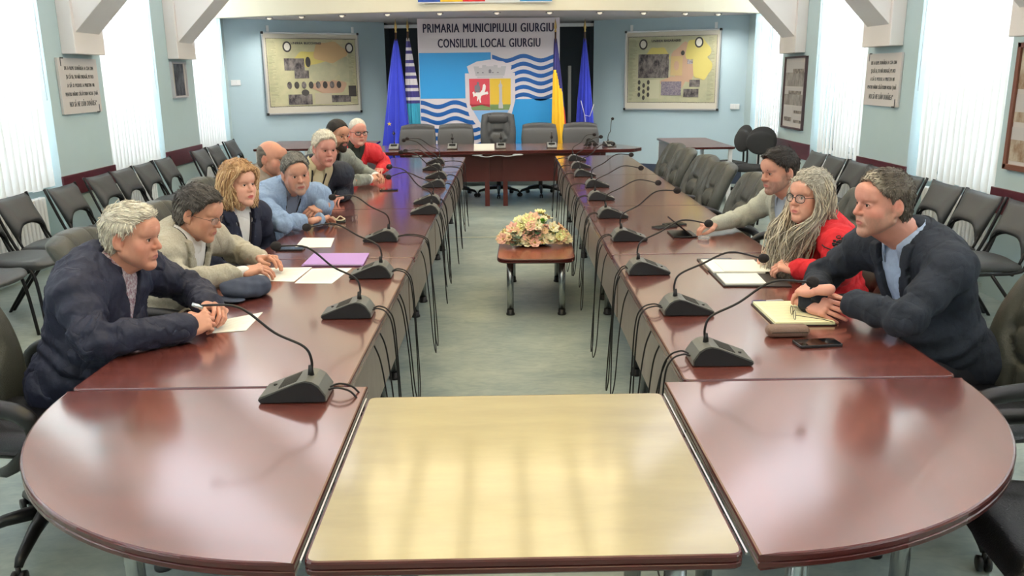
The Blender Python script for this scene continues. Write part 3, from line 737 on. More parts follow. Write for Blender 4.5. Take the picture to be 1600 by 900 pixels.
def cast():
    L = []
    # ---- left side of the table, nearest first
    L.append(('older white-haired man in a navy jacket, hands clasped beside a sheet of paper', dict(
        pel=(-1.655, 3.08, .55), neck=(-1.475, 3.08, 1.0), sh=((-1.50, 2.885, .945), (-1.43, 3.27, .94)), el=((-1.385, 2.74, .80), (-1.27, 3.40, .81)),
        wr=((-1.135, 2.915, .808), (-1.13, 3.15, .82)), w=1.12, belly=.07,
        handR=dict(dir=(.72, .68, .12), dorsal=(.45, -.62, .62), curl=[.62, .66, .7, .74], thumb=.75), handL=dict(dir=(.74, -.64, .06), dorsal=(.30, .55, .78), curl=[.55, .6, .66, .7], thumb=.7),
        head=hd((-1.365, 3.085, 1.108), (1, -.10, -.10), (206, 150, 126), hair=(224, 218, 202), hair2=(180, 172, 156), thick=.013, age=1.0, rosy=.75, brow=.9, browc=(150, 138, 122), jaw=1.05, fat=1.06, nose=1.1, iris='brown', strands=1700, slen=.024, sweep=(-.4, 1, 0),
                tufts=[((.0, .045, .098), (.05, .035, .018)), ((-.03, .0, .112), (.035, .05, .016))], lip=(178, 112, 100), h=.003, neck=.056, scale=.97),
        clothes=wear_jacket(M_NAVYJ, inner=M_PLAID, coll=M_NAVYJ, open_t=(.60, 1.03, .0, .055), seed=2, g=.036, rr=.080, fold=1.7))))
    L.append(('grey-haired man in a beige blazer and glasses, looking down at papers', dict(
        pel=(-1.68, 3.92, .54), neck=(-1.50, 3.90, .97), sh=((-1.51, 3.70, .915), (-1.43, 4.09, .915)), el=((-1.42, 3.63, .79), (-1.36, 4.26, .80)),
        wr=((-1.19, 3.80, .806), (-1.18, 4.06, .815)), w=1.05, belly=.05,
        handR=dict(dir=(.9, .42, .10), dorsal=(-.1, -.3, .95), curl=[.35, .4, .45, .5], thumb=.4), handL=dict(dir=(.86, -.42, .10), dorsal=(.0, .3, .95), curl=[.35, .4, .45, .5], thumb=.4),
        head=hd((-1.395, 3.88, 1.068), (.93, -.12, -.30), (196, 144, 118), hair=(92, 88, 84), hair2=(52, 48, 46), temple=(150, 146, 138), strands=1500, slen=.022, thick=.016, age=.8, rosy=.5, brow=1.2, browc=(66, 58, 54), glasses=(M_FRBRN, .023, .0155, .0013, True), eye_open=.6,
                tufts=[((.01, .055, .095), (.05, .03, .02)), ((0, .0, .118), (.045, .06, .014))], h=.0032, fat=1.03, neck=.056),
        clothes=wear_blazer(M_BEIGE, M_WHITE, (.25, 1.05, .0, .085), vest=mat('black_waistcoat', (52, 50, 46), .9), cuffm=M_WHITE, seed=4, g=.024, fold=1.5))))
    L.append(('blonde woman in a navy blazer with a silver brooch, looking along the table', dict(
        pel=(-1.64, 4.80, .54), neck=(-1.52, 4.74, .965), sh=((-1.60, 4.57, .905), (-1.42, 4.89, .905)), el=((-1.57, 4.47, .69), (-1.40, 4.99, .69)),
        wr=((-1.42, 4.53, .62), (-1.38, 4.80, .62)), w=.95, belly=.03, bust=1, knee=.38,
        head=hd((-1.452, 4.70, 1.098), (.80, -.52, .02), (222, 172, 150), hair=(196, 158, 116), hair2=(146, 108, 72), strands=1800, slen=.020, thick=.030, age=.4, rosy=.5, lip=(190, 96, 92), brow=.45, browc=(150, 118, 90), eye_open=.7, fat=1.06, h=.0034,
                zmin=-.125, line=([-.14, -.09, -.05, -.02, .01, .03, .05, .065, .08, .10, .14], [-.02, .0, .012, .020, .026, .034, .05, .07, .09, .11, .2]),
                tufts=[((-.078, -.02, -.02), (.036, .055, .075)), ((.078, -.02, -.02), (.036, .055, .075)), ((0, -.075, -.03), (.075, .045, .085)), ((0, .0, .115), (.07, .08, .03)), ((-.03, .07, .085), (.045, .03, .025)), ((.035, .07, .085), (.04, .03, .022))],
                strand=(60, 60, 24), rough=2.6, neck=.046, scale=.96, locks=locks_blonde),
        clothes=both(wear_blazer(M_NAVYW, M_WHITE, (.20, 1.05, .012, .085), lanyard=mat('dark_lanyard', (40, 36, 44), .8), seed=6, g=.020, collar_m=M_NAVYW, lapel=.05), _brooch))))
    L.append(('balding man in a taupe jumper, half hidden behind the man in light blue', dict(
        pel=(-1.80, 5.97, .54), neck=(-1.66, 5.94, 1.0), sh=((-1.70, 5.75, .945), (-1.60, 6.13, .945)), el=((-1.62, 5.66, .72), (-1.52, 6.24, .72)), wr=((-1.42, 5.78, .66), (-1.40, 6.10, .66)), w=1.0, belly=.04, knee=.38,
        head=hd((-1.575, 5.90, 1.128), (.93, -.34, -.12), (196, 140, 116), hair=(128, 120, 110), hair2=(84, 78, 72), thick=.006, line=BALD_LINE, age=.6, rosy=.6, brow=1.1, browc=(70, 60, 54), beard=dict(w=.3, col=(120, 105, 95), side=1), h=.0045, fat=1.04, neck=.056),
        clothes=wear_jacket(M_TAUPE, coll=M_TAUPE, g=.022, h=.009, seed=8, name='jumper', rr=.066, ch=.014, fold=.7), hh=.006)))
    L.append(('grey-haired man in a light blue sweater, leaning on folded forearms', dict(
        pel=(-1.62, 5.44, .54), neck=(-1.355, 5.36, .985), sh=((-1.49, 5.20, .925), (-1.19, 5.48, .925)), el=((-1.315, 5.01, .805), (-1.17, 5.56, .81)), wr=((-1.135, 5.19, .815), (-1.155, 5.40, .86)), w=1.08, belly=.06,
        handR=dict(dir=(.45, .86, .0), dorsal=(-.2, .1, .95), curl=.3, thumb=.3), handL=dict(dir=(-.45, -.80, -.12), dorsal=(.35, -.3, .9), curl=[.45, .5, .5, .5], thumb=.5),
        head=hd((-1.268, 5.27, 1.092), (.46, -.86, -.14), (198, 148, 126), hair=(128, 126, 120), hair2=(84, 82, 78), temple=(168, 164, 156), strands=1100, slen=.016, thick=.012, age=.9, rosy=.6, brow=1.3, browc=(96, 88, 82), up=(-.10, 0, 1), beard=dict(w=.45, col=(168, 158, 148), goatee=1), h=.0034, fat=1.02, neck=.055,
                tufts=[((.0, .055, .09), (.045, .03, .018))]),
        clothes=both(wear_blazer(M_BLUEK, mat('slate_shirt', (110, 120, 140), .85), (.42, 1.05, .006, .055), lapel=0, seed=11, g=.026, fold=1.6, jname='sweater', lanyard=M_BLACKC, collar_m=M_NAVYW, notch=False, sleeve_end=1.0), _hem(M_NAVYK, .36, .031)), hh=.004)))
    L.append(('white-haired man in an open dark jacket over a cream jumper with a lanyard', dict(
        pel=(-1.60, 6.42, .54), neck=(-1.375, 6.33, 1.03), sh=((-1.53, 6.20, .965), (-1.19, 6.40, .965)), el=((-1.50, 6.02, .76), (-1.20, 6.54, .79)), wr=((-1.37, 6.16, .68), (-1.20, 6.36, .80)), w=1.08, belly=.06,
        handL=dict(dir=(-.3, -.9, -.05), dorsal=(.1, -.1, 1), curl=.5),
        head=hd((-1.275, 6.24, 1.165), (.52, -.84, -.16), (206, 150, 134), hair=(226, 220, 204), hair2=(190, 182, 164), strands=1000, slen=.02, thick=.016, age=.9, rosy=.8, brow=.9, browc=(170, 158, 144), eye_open=.8, h=.004, fat=1.08, neck=.058, tufts=[((0, .06, .09), (.055, .03, .02)), ((0, 0, .118), (.05, .06, .014))]),
        clothes=wear_blazer(M_DARKJ, M_CREAM, (-.3, 1.05, .075, .10), lapel=.0, seed=13, g=.030, jname='jacket', lanyard=M_BLACKC, sleeve_end=1.0, collar_m=M_DARKJ, h=.008), hh=.006)))
    L.append(('dark-haired bearded man in a grey hooded sweatshirt, hands joined on the table', dict(
        pel=(-1.66, 7.22, .56), neck=(-1.44, 7.20, 1.065), sh=((-1.50, 7.0, .985), (-1.34, 7.38, .985)), el=((-1.31, 7.0, .81), (-1.22, 7.60, .82)), wr=((-1.125, 7.22, .82), (-1.10, 7.44, .82)), w=1.0, belly=.03,
        handR=dict(dir=(.75, .62, .1), dorsal=(.1, -.5, .85), curl=.45), handL=dict(dir=(.75, -.6, .1), dorsal=(.1, .4, .85), curl=.5),
        head=hd((-1.345, 7.16, 1.20), (.74, -.64, -.16), (190, 138, 112), hair=(44, 38, 34), hair2=(26, 22, 20), thick=.013, age=.3, rosy=.3, brow=1.6, browc=(36, 30, 28), h=.0045, beard_mesh=(52, 42, 36), beard=dict(w=.8, col=(70, 56, 48), side=1)),
        clothes=wear_jacket(M_GREYH, inner=M_BLACKC, coll=M_GREYH, g=.028, h=.008, seed=15, name='sweatshirt', hood=True, open_t=(.55, 1.04, .0, .05), cuffm=M_WHITE, rr=.086, ch=.03), hh=.006)))
    L.append(('white-haired man in dark glasses and a red jacket, furthest along the left side', dict(
        pel=(-1.62, 8.12, .54), neck=(-1.39, 8.06, 1.04), sh=((-1.53, 7.94, .965), (-1.21, 8.15, .965)), el=((-1.36, 7.72, .80), (-1.12, 8.33, .82)), wr=((-1.22, 7.86, .80), (-1.13, 8.08, .815)), w=1.08, belly=.05,
        handL=dict(dir=(-.1, -.9, 0), dorsal=(.1, -.1, 1), curl=.5), handR=dict(dir=(.8, .4, 0), dorsal=(0, -.2, 1), curl=.4),
        head=hd((-1.315, 8.0, 1.172), (.48, -.87, -.10), (214, 152, 134), hair=(224, 218, 206), hair2=(186, 178, 164), thick=.005, age=.8, rosy=.9, brow=.6, browc=(190, 170, 150), h=.0045, fat=1.05, glasses=(M_FRBLK, .025, .016, .0028), neck=.058, beard=dict(w=.4, col=(196, 176, 160))),
        clothes=wear_blazer(M_REDN, M_DGREEN, (-.2, 1.05, .03, .085), lapel=.0, seed=17, g=.032, jname='jacket', sleeve_end=1.0, collar_m=M_BLACKC, h=.008, fold=1.3), hh=.006)))
    # ---- right side of the table, nearest first
    L.append(('man in a charcoal navy blazer and pale blue shirt, arms folded on the table', dict(
        pel=(1.83, 3.16, .55), neck=(1.575, 3.13, 1.055), sh=((1.50, 3.33, .985), (1.625, 2.915, .985)), el=((1.37, 3.47, .81), (1.415, 2.80, .815)), wr=((1.205, 3.13, .805), (1.215, 3.10, .865)), w=1.14, belly=.07,
        handR=dict(dir=(.50, -.86, -.05), dorsal=(-.75, -.45, .5), curl=[.10, .14, .18, .22], thumb=.1), handL=dict(dir=(-.42, .86, -.22), dorsal=(-.35, .05, .9), curl=[.28, .3, .34, .38], thumb=.3),
        head=hd((1.435, 3.10, 1.195), (-1, -.16, -.02), (208, 150, 132), hair=(104, 96, 86), hair2=(66, 60, 54), front=(196, 186, 166), strands=1300, slen=.013, thick=.012, age=.5, rosy=.8, brow=1.1, browc=(120, 100, 84), beard=dict(w=.5, col=(150, 130, 112), side=1), jaw=1.05, fat=1.04, open=.35, eye_open=.75, h=.003, neck=.060, scale=1.0, nose=1.05,
                tufts=[((0, .055, .088), (.045, .03, .018)), ((0, .0, .116), (.05, .06, .010))], strand=(70, 24, 60)),
        clothes=wear_blazer(M_CHAR, M_LBLUE, (.12, 1.05, .0, .075), seed=21, g=.030, buttons=None, fold=1.5, h=.0065))))
    L.append(('woman with very long wavy grey hair and dark glasses in a red embroidered coat', dict(
        pel=(1.68, 3.98, .53), neck=(1.525, 3.93, .965), sh=((1.50, 4.10, .905), (1.545, 3.74, .915)), el=((1.51, 4.20, .80), (1.485, 3.56, .80)), wr=((1.375, 4.04, .81), (1.355, 3.70, .81)), w=.98, bust=1, belly=.04,
        handR=dict(dir=(-.80, -.45, .05), dorsal=(-.2, .0, .95), curl=.5), handL=dict(dir=(-.82, .52, .06), dorsal=(-.1, -.3, .9), curl=[.5, .55, .6, .6]),
        head=hd((1.458, 3.90, 1.105), (-.88, -.42, .04), (216, 160, 138), hair=(196, 190, 176), hair2=(146, 140, 128), strands=2200, slen=.020, thick=.024, age=.8, rosy=.5, lip=(188, 110, 104), brow=.6, browc=(120, 100, 90), glasses=(M_FRBLK, .0245, .019, .0018), h=.0034, scale=.96, neck=.045,
                zmin=-.125, line=([-.14, -.09, -.05, -.02, .01, .03, .05, .065, .08, .10, .14], [-.02, -.0, .006, .010, .014, .022, .04, .06, .08, .10, .2]),
                tufts=[((-.07, -.03, -.02), (.034, .05, .08)), ((.07, -.03, -.02), (.034, .05, .08)), ((0, -.07, -.03), (.07, .05, .09)), ((0, -.01, .112), (.06, .07, .024))], strand=(50, 50, 20), rough=2.0, locks=locks_long),
        clothes=both(wear_jacket(M_RED, coll=M_RED, g=.028, h=.0065, seed=23, name='coat', rr=.074, ch=.03, sl=.97), _embroid))))
    L.append(('dark-haired man in a pale grey blazer, one hand reaching for a glass coaster', dict(
        pel=(1.86, 4.80, .54), neck=(1.68, 4.74, 1.0), sh=((1.62, 4.93, .94), (1.74, 4.54, .94)), el=((1.46, 5.00, .81), (1.66, 4.38, .74)), wr=((1.275, 4.88, .81), (1.52, 4.48, .66)), w=1.02, belly=.03,
        handR=dict(dir=(-.92, -.2, -.08), dorsal=(0, .1, 1), curl=[.5, .55, .6, .6], thumb=.8),
        head=hd((1.572, 4.70, 1.135), (-.93, -.32, -.12), (198, 148, 128), hair=(58, 54, 52), hair2=(34, 32, 32), temple=(96, 92, 88), strands=1200, slen=.022, thick=.016, age=.6, rosy=.4, brow=1.5, browc=(48, 42, 40), beard=dict(w=.6, col=(110, 100, 94), side=1), h=.0034, tufts=[((0, .06, .09), (.05, .032, .024)), ((0, 0, .118), (.05, .06, .016))], neck=.054, eye_open=.8, nose=1.12),
        clothes=wear_blazer(M_LGREY, mat('grey_blue_shirt', (160, 172, 186), .85), (.12, 1.05, .0, .08), seed=25, g=.022, collar_m=M_LGREY, sleeve_end=.97), hh=.004)))
    return [person(a, b) for a, b in L]

def at_surface(root_name_fig, t, x, y): return root_name_fig.at(t, x, y)
def _brooch(fig, root):
    b = MB(); q = fig.at(.80, .085, .135) - fig.org
    for k in range(6): a = k * PI / 3; b.ball(q + fig.rt * .009 * math.cos(a) + fig.up * .011 * math.sin(a), .0055, 8)
    b.tube([q - fig.up * .008, q - fig.up * .035 + fig.rt * .004], .0022, 6); b.build('brooch', M_SILVER, root)
def _hem(m, t1, g):
    def f(fig, root):
        S = SDF(); fig.torso(S, g); S.add(lambda X, Y, Z: (fig.local(X, Y, Z)[2] - t1) * fig.L, *BIG, .004, 'i'); S.add(lambda X, Y, Z: fig.pel[2] - .11 - Z + 0 * X + 0 * Y, *BIG, .01, 'i'); clothe('navy_lower_band', S, m, root, fig, .009, seed=31, fold=.8)
    return f
def _embroid(fig, root):
    a, c = fig.shL, fig.elL; ax = NV(c - a); out = NV(np.array((-.35, -.85, .45)) - ax * (np.array((-.35, -.85, .45)) @ ax)); sd = np.cross(ax, out); o = a + ax * .03 + out * .0865
    def P(u, v, w_=0): aa = v / .085; return a + ax * (.02 + u) + (out * math.cos(aa) + sd * math.sin(aa)) * (.0870 - .012 * (u / .26) + w_) - fig.org
    b = MB(); b.tube([P(.00, -.07), P(.05, -.055), P(.11, -.02), P(.15, .0)], .003, 5); b.tube([P(.15, .0), P(.12, .03), P(.08, .065), P(.05, .08)], .003, 5); b.build('black_piping', M_BLACKC, root)
    b = MB(); rd = random.Random(2)
    for k in range(16): u = .045 + .05 * rd.random(); v = rd.uniform(-.022, .022); b.ball(P(u, v, .001), (.008, .008, .006), 8)
    b.tube([P(.04 + .009 * math.cos(t), .009 * math.sin(t), .001) - np.array((0, 0, 0)) for t in [2 * PI * q / 10 for q in range(11)]], .0025, 5)
    for k in range(5): b.ball(P(.115 + .006 * k, (k % 2) * .008 - .004, .002), (.010, .010, .007), 8)
    b.build('black_embroidery', M_BLACKC, root)
def both(*fs):
    def f(fig, root):
        for q in fs: q(fig, root)
    return f
def lock_tubes(hair, T, specs, cols, r=.0055, seed=3, amp=.008):
    """wavy locks; specs: list of control point lists in head space"""
    rd = random.Random(seed); bs = [MB() for _ in cols]
    for pts in specs:
        b = bs[rd.randrange(len(bs))]; P = bez(pts, 7); ph = rd.random() * 6; am = rd.uniform(.35, 1) * amp; n = len(P); out = []
        for i, q in enumerate(P):
            t = i / (n - 1); out.append((q.x + am * t * math.sin(ph + t * 22), q.y + am * t * math.cos(ph * 1.7 + t * 19), q.z + .003 * math.sin(ph + t * 30)))
        rr = [r * (.75 + .5 * math.sin(min(1, t_ / (n * .25)) * 1.57)) * (1 - .75 * (t_ / (n - 1)) ** 3) for t_ in range(n)]
        b.tube([T(q) for q in out], rr, 5, flat=.55)
    for b, c in zip(bs, cols):
        if b.v: b.build('lock', mat('lock_%d_%d_%d' % c, c, .6, bump=(300, .4)), hair)
def locks_long(hair, T, fig):
    rd = random.Random(5); sp = []
    for i in range(1000):
        s = rd.choice((-1, 1)); a = rd.uniform(.05, 2.85); x0 = s * rd.uniform(.0, .03); sy = math.cos(a); sx = math.sin(a)
        top = (x0 + s * .02 * sx, .045 * sy * rd.uniform(.6, 1.0) - .01, .112 + rd.uniform(0, .016))
        m1 = (s * (.064 + .03 * sx + rd.uniform(0, .016)), .055 * sy - .015, .045 + rd.uniform(-.01, .01))
        if sy > .3: m1 = (s * (.074 + rd.uniform(0, .014)), .050 * sy + .002, .030)
        m2 = (s * (.090 + rd.uniform(-.012, .026)), .048 * sy - .01 + rd.uniform(-.014, .014), -.06)
        ln = rd.uniform(.22, .36) if sy > -.1 else rd.uniform(.14, .26)
        fw = .035 if s < 0 else 0.0
        m3 = (s * (.090 + rd.uniform(-.055, .034)), (.085 * sy + .03 + fw if sy > -.1 else -.075) + rd.uniform(-.035, .035), -.06 - ln * .45)
        m4 = (s * (.070 + rd.uniform(-.06, .045)), (.10 * sy + .05 + fw if sy > -.1 else -.10) + rd.uniform(-.04, .05), -.06 - ln)
        sp.append([top, m1, m2, m3, m4])
    lock_tubes(hair, T, sp, [(200, 194, 178), (166, 158, 144), (134, 126, 114), (212, 202, 178)], .0030, 5, .015)
def locks_blonde(hair, T, fig):
    rd = random.Random(9); sp = []
    for i in range(520):
        s = rd.choice((-1, 1)); a = rd.uniform(.15, 3.0); sy = math.cos(a); sx = math.sin(a)
        top = (s * .02 * rd.random(), .03 * sy, .135 + rd.uniform(-.004, .008)); m1 = (s * (.07 * sx + .022), .085 * sy - .01, .075)
        m2 = (s * (.104 * sx + .012 + rd.uniform(-.005, .012)), .085 * sy - .02, -.0 + rd.uniform(-.01, .01))
        if sy > .55: m1 = (s * (.045 + .03 * rd.random()), .088, .085); m2 = (s * (.090 + .01 * rd.random()), .050, .015)
        m3 = (s * (.112 * sx + .012 + rd.uniform(-.012, .012)), .075 * sy - .02, -.075); m4 = (s * (.085 * sx + .02 + rd.uniform(-.02, .02)), .06 * sy - .01, -.125 + rd.uniform(-.02, .02))
        sp.append([top, m1, m2, m3, m4])
    lock_tubes(hair, T, sp, [(204, 168, 124), (174, 134, 92), (146, 110, 76), (216, 188, 146)], .0040, 9, .009)
# ================================================================ the room
M_WALL = mat('pale_blue_wall_paint', (186, 206, 208), .75, bump=(90, .06), var=((181, 202, 205), 1.2))
M_WALLB = mat('light_blue_wall_paint', (184, 206, 216), .75, bump=(90, .06), var=((179, 202, 213), 1.0))
M_OFFW = mat('off_white_paint', (226, 220, 216), .6, bump=(60, .04))
M_CREAMP = mat('cream_paint', (238, 230, 206), .6, bump=(60, .04))
M_CEIL = mat('ceiling_paint', (222, 220, 214), .8)
M_MAROON = mat('maroon_laminate', (92, 42, 52), .35, var=((80, 34, 44), 6, (1, 1, 14)))
M_PVC = mat('white_plastic', (232, 234, 236), .35)
M_FLOOR = mat('marbled_grey_green_floor', (142, 156, 152), .45, spec=.35, var=((170, 180, 170), 1.8, (1.0, 1.5, 1)), bump=(5, .10, (1, 3, 1)))
# finer marbling: a second noise multiplied in
_nt = M_FLOOR.node_tree; _b = _nt.nodes['Principled BSDF']; _src = _b.inputs['Base Color'].links[0].from_socket
_tc = _nt.nodes.new('ShaderNodeTexCoord'); _mp = _nt.nodes.new('ShaderNodeMapping'); _mp.inputs['Scale'].default_value = (1, 1.9, 1); _nt.links.new(_tc.outputs['Object'], _mp.inputs[0])
_n = _nt.nodes.new('ShaderNodeTexNoise'); _n.inputs['Scale'].default_value = 6.5; _n.inputs['Detail'].default_value = 8; _n.inputs['Distortion'].default_value = 2.2; _nt.links.new(_mp.outputs[0], _n.inputs['Vector'])
_rr = _nt.nodes.new('ShaderNodeValToRGB'); _rr.color_ramp.elements[0].position = .3; _rr.color_ramp.elements[0].color = (.80, .83, .86, 1); _rr.color_ramp.elements[1].position = .62; _rr.color_ramp.elements[1].color = (1, 1, 1, 1); _nt.links.new(_n.outputs['Fac'], _rr.inputs[0])
_mx = _nt.nodes.new('ShaderNodeMix'); _mx.data_type = 'RGBA'; _mx.blend_type = 'MULTIPLY'; _mx.inputs[0].default_value = 1; _nt.links.new(_src, _mx.inputs[6]); _nt.links.new(_rr.outputs[0], _mx.inputs[7]); _nt.links.new(_mx.outputs[2], _b.inputs['Base Color'])

def struct(name, mb, m, parent=None, **k):
    o = mb.build(name, m, parent, **k)
    if parent is None: o['kind'] = 'structure'
    return o
XL, XR = -3.95, 3.73
b = MB(); b.box((-.1, 5.9, -.05), (8.9, 18.4, .1)); struct('floor', b, M_FLOOR)
b = MB(); b.box((-.30, 8.80, .0015), (7.0, .018, .003)); struct('trim_1', b, mat('pale_floor_strip', (214, 212, 190), .5))
PIL = [(-3.2, -1.1), (.35, 1.35), (2.75, 3.8), (5.2, 6.25), (7.65, 8.7), (10.1, 11.3), (12.6, 12.95)]
for side, x0, sg in (('left', XL, -1), ('right', XR, 1)):
    b = MB(); D = .42
    for (a, c) in PIL: b.box((x0 + sg * D / 2, (a + c) / 2, 2.1), (D, c - a, 4.2))
    for (a, c) in BAYS:
        b.box((x0 + sg * (.17 + .125), (a + c) / 2, .39), (.25, c - a, .78)); b.box((x0 + sg * (.17 + .125), (a + c) / 2, 4.05), (.25, c - a, .3))
    struct('wall_' + side, b, M_WALL)
    for i, (a, c) in enumerate(BAYS):
        cy = (a + c) / 2; wd = c - a; xw = x0 + sg * .30; f = MB()
        for yy in (a + .03, cy, c - .03): f.box((xw, yy, 2.34), (.06, .06, 3.12))
        for zz in (.81, 2.35, 3.87): f.box((xw, cy, zz), (.06, wd, .06))
        wn = struct('window_%d' % (i + 1 + (0 if sg < 0 else len(BAYS))), f, M_PVC)
        g = MB(); g.box((xw, cy, 2.34), (.008, wd - .06, 3.06)); gl = g.build('pane', mat('window_glass', (240, 246, 250), .02, trans=1.0, spec=.3), wn)
        s_ = MB(); s_.box((x0 + sg * .215, cy, .765), (.13, wd - .004, .03)); s_.build('sill', M_PVC, wn)
        # vertical blinds
        s_ = MB(); ns = int(wd / .098); xb = x0 + sg * .055
        z0, z1 = .745, 3.86
        for k in range(ns):
            yy = a + .05 + (wd - .17) * k / (ns - 1) if i < 9 else 0
            an = R(90 - 9 - 2 * math.sin(k * 2.3 + i * 1.7)) * 1.0
            cx = math.cos(an) * .072; cyy = math.sin(an) * .072; rows = []
            for j in range(7):
                z = z1 - (z1 - z0 - .012 * math.sin(k * 1.9 + i)) * j / 6; o = .006 * math.sin(j * 1.1 + k)
                rows += [Vector((xb - cx + o, yy - cyy, z)), Vector((xb - .014 * sg + o, yy, z)), Vector((xb + cx + o, yy + cyy, z))]
            fs = []
            for j in range(6):
                for q in range(2): v = j * 3 + q; fs.append((v, v + 1, v + 4, v + 3))
            s_._add(rows, fs)
        nm = ['behind the camera end', 'far behind', 'nearest', 'nearest', 'middle', 'far'][i]
        lab = {2: 'white vertical blind on the %s wall, ahead of the first chair rail board' , 3: 'white vertical blind nearest the camera on the %s wall', 4: 'white vertical blind on the %s wall between the two pilasters with plaques', 5: 'white vertical blind on the %s wall next to the far corner'}
        r_ = empty('vertical_blind', (xb, cy, .8)); s_.v = [(v[0] - xb, v[1] - cy, v[2] - .8) for v in s_.v]
        s_.build('slats', M_BLIND, r_)
        hb = MB(); hb.box((0, 0, 3.09), (.07, wd - .02, .05)); hb.build('headrail', M_PVC, r_, bevel=.006)
        ch = MB(); ch.tube([(-sg * .05, wd / 2 - .05, 3.05), (-sg * .05, wd / 2 - .05, .7)], .003, 5); ch.build('pull_chain', M_PVC, r_)
        tag(r_, lab.get(i, 'white vertical blind on the %s wall beside the camera, bay %s' % ('%s', ['by the rear corner', 'level with the camera'][i] if i < 2 else '')) % side, 'blind', 'vertical blinds over the windows')
        # radiator below the sill
        if i >= 2:
            rd_ = empty('radiator', (x0 + sg * .10, cy, .10)); q = MB(); nn = int((wd - .3) / .06)
            for k in range(nn): q.box((0, -(wd - .3) / 2 + .06 * k + .03, .30), (.06, .042, .54), bev=.012)
            q.build('fins', M_PVC, rd_); q = MB(); q.tube([(0, wd / 2 - .12, .06), (0, wd / 2 - .02, .06), (0, wd / 2 - .02, -.09)], .012, 8); q.build('pipe', M_PVC, rd_)
            tag(rd_, 'white ribbed radiator on the %s wall under the %s blind' % (side, {2: 'nearest hidden', 3: 'largest', 4: 'middle', 5: 'furthest'}[i]), 'radiator', 'radiators under the windows')
    # maroon chair-rail boards on the pilasters
    for i, (a, c) in enumerate(PIL[2:6]):
        b = MB(); b.box((x0 - sg * .011, (a + c) / 2, .73), (.022, c - a + .02, .19)); struct('trim_%d' % (2 + i + (0 if sg < 0 else 4)), b, M_MAROON, bevel=.004)
    # corbels and raking beams
    for i, (a, c) in enumerate(PIL[:6]):
        cy = (a + c) / 2 + .08; b = MB(); b.box((x0 - sg * .065, cy, 3.05), (.13, .60, 2.30)); 
        p = [(x0 - sg * .06, 2.02), (x0 - sg * 2.45, 4.42), (x0 - sg * 2.45, 5.24), (x0 - sg * .06, 2.62)]
        vs = [Vector((px, cy - .02 + dy, pz)) for dy in (-.235, .235) for px, pz in p]
        b._add(vs, [(3, 2, 1, 0), (4, 5, 6, 7)] + [(k, (k + 1) % 4, 4 + (k + 1) % 4, 4 + k) for k in range(4)], 0, False)
        struct('ceiling_beam', b, M_OFFW, bevel=.006)
# ceiling: side slopes, flat middle with the luminous skylight
b = MB()
for x0, sg in ((XL - .42, 1), (XR + .42, -1)):
    vs = [Vector((xx, y, z)) for y in (-3.2, 14.8) for xx, z in ((x0, 4.15), (x0 + sg * 2.45, 5.25), (x0 + sg * 2.45, 5.32), (x0, 4.22))]
    b._add(vs, [(0, 1, 2, 3), (7, 6, 5, 4)] + [(k, (k + 1) % 4, 4 + (k + 1) % 4, 4 + k) for k in range(4)], 0, False)
xa, xb_ = XL - .42 + 2.45, XR + .42 - 2.45
for y in (-3.1, 14.7): b.box(((xa + xb_) / 2, y, 5.28), (xb_ - xa, .2, .07))
nx, ny = 5, 11; ys = np.linspace(-3.0, 14.6, ny + 1); xs = np.linspace(xa, xb_, nx + 1)
for x in xs: b.box((x, 5.8, 5.27), (.15, 17.6, .09))
for y in ys: b.box(((xa + xb_) / 2, y, 5.27), (xb_ - xa, .16, .09))
struct('ceiling', b, M_CEIL)
b = MB()
for x0, sg in ((XL - .42, 1), (XR + .42, -1)):
    for j in range(11):
        y = -3.0 + 1.6 * j + .12; vs = [Vector((xx, yy, z)) for yy in (y, y + 1.36) for xx, z in ((x0 + sg * .25, 4.15 + .25 * .449 - .012), (x0 + sg * 2.3, 4.15 + 2.3 * .449 - .012), (x0 + sg * 2.3, 4.15 + 2.3 * .449 - .002), (x0 + sg * .25, 4.15 + .25 * .449 - .002))]
        b._add(vs, [(0, 1, 2, 3), (7, 6, 5, 4)] + [(k, (k + 1) % 4, 4 + (k + 1) % 4, 4 + k) for k in range(4)], 0, False)
o = b.build('luminous_ceiling_panel', mat('added_slope_fill', (240, 240, 245), .5, emit=((238, 236, 244), SLOPE_FILL))); o['kind'] = 'structure'  # unseen glowing panels added on the slopes to brighten table reflections and room
b = MB(); b.box(((xa + xb_) / 2, 5.8, 5.34), (xb_ - xa, 17.6, .02)); o = b.build('luminous_ceiling_panel', mat('luminous_skylight', (255, 242, 205), .5, emit=((255, 238, 196), SKY)))
tag(o, None, None, None, 'structure')
# end walls
b = MB(); b.box((-.1, -3.25, 2.7), (9.0, .1, 5.4)); struct('wall_back', b, M_WALL)
b = MB()
def slab(A, B, z0, z1, t=.12):
    A = Vector((*A, 0)); B = Vector((*B, 0)); n = Vector((-(B - A).y, (B - A).x, 0)).normalized() * t
    vs = [Vector((q.x, q.y, z)) for z in (z0, z1) for q in (A, B, B + n, A + n)]
    b._add(vs, [(3, 2, 1, 0), (4, 5, 6, 7), (0, 1, 5, 4), (1, 2, 6, 5), (2, 3, 7, 6), (3, 0, 4, 7)], 0, False)
slab((XL, 12.72), (-1.80, 14.0), 0, 2.55); slab((1.55, 14.0), (XR, 12.92), 0, 2.55)
struct('wall_front', b, M_WALLB)
b = MB(); b.box((-.13, 14.75, 1.3), (4.2, .1, 2.6)); b.box((-1.86, 14.4, 1.3), (.1, .8, 2.6)); b.box((1.61, 14.4, 1.3), (.1, .8, 2.6)); struct('wall_recess', b, mat('recess_paint', (62, 72, 80), .7))
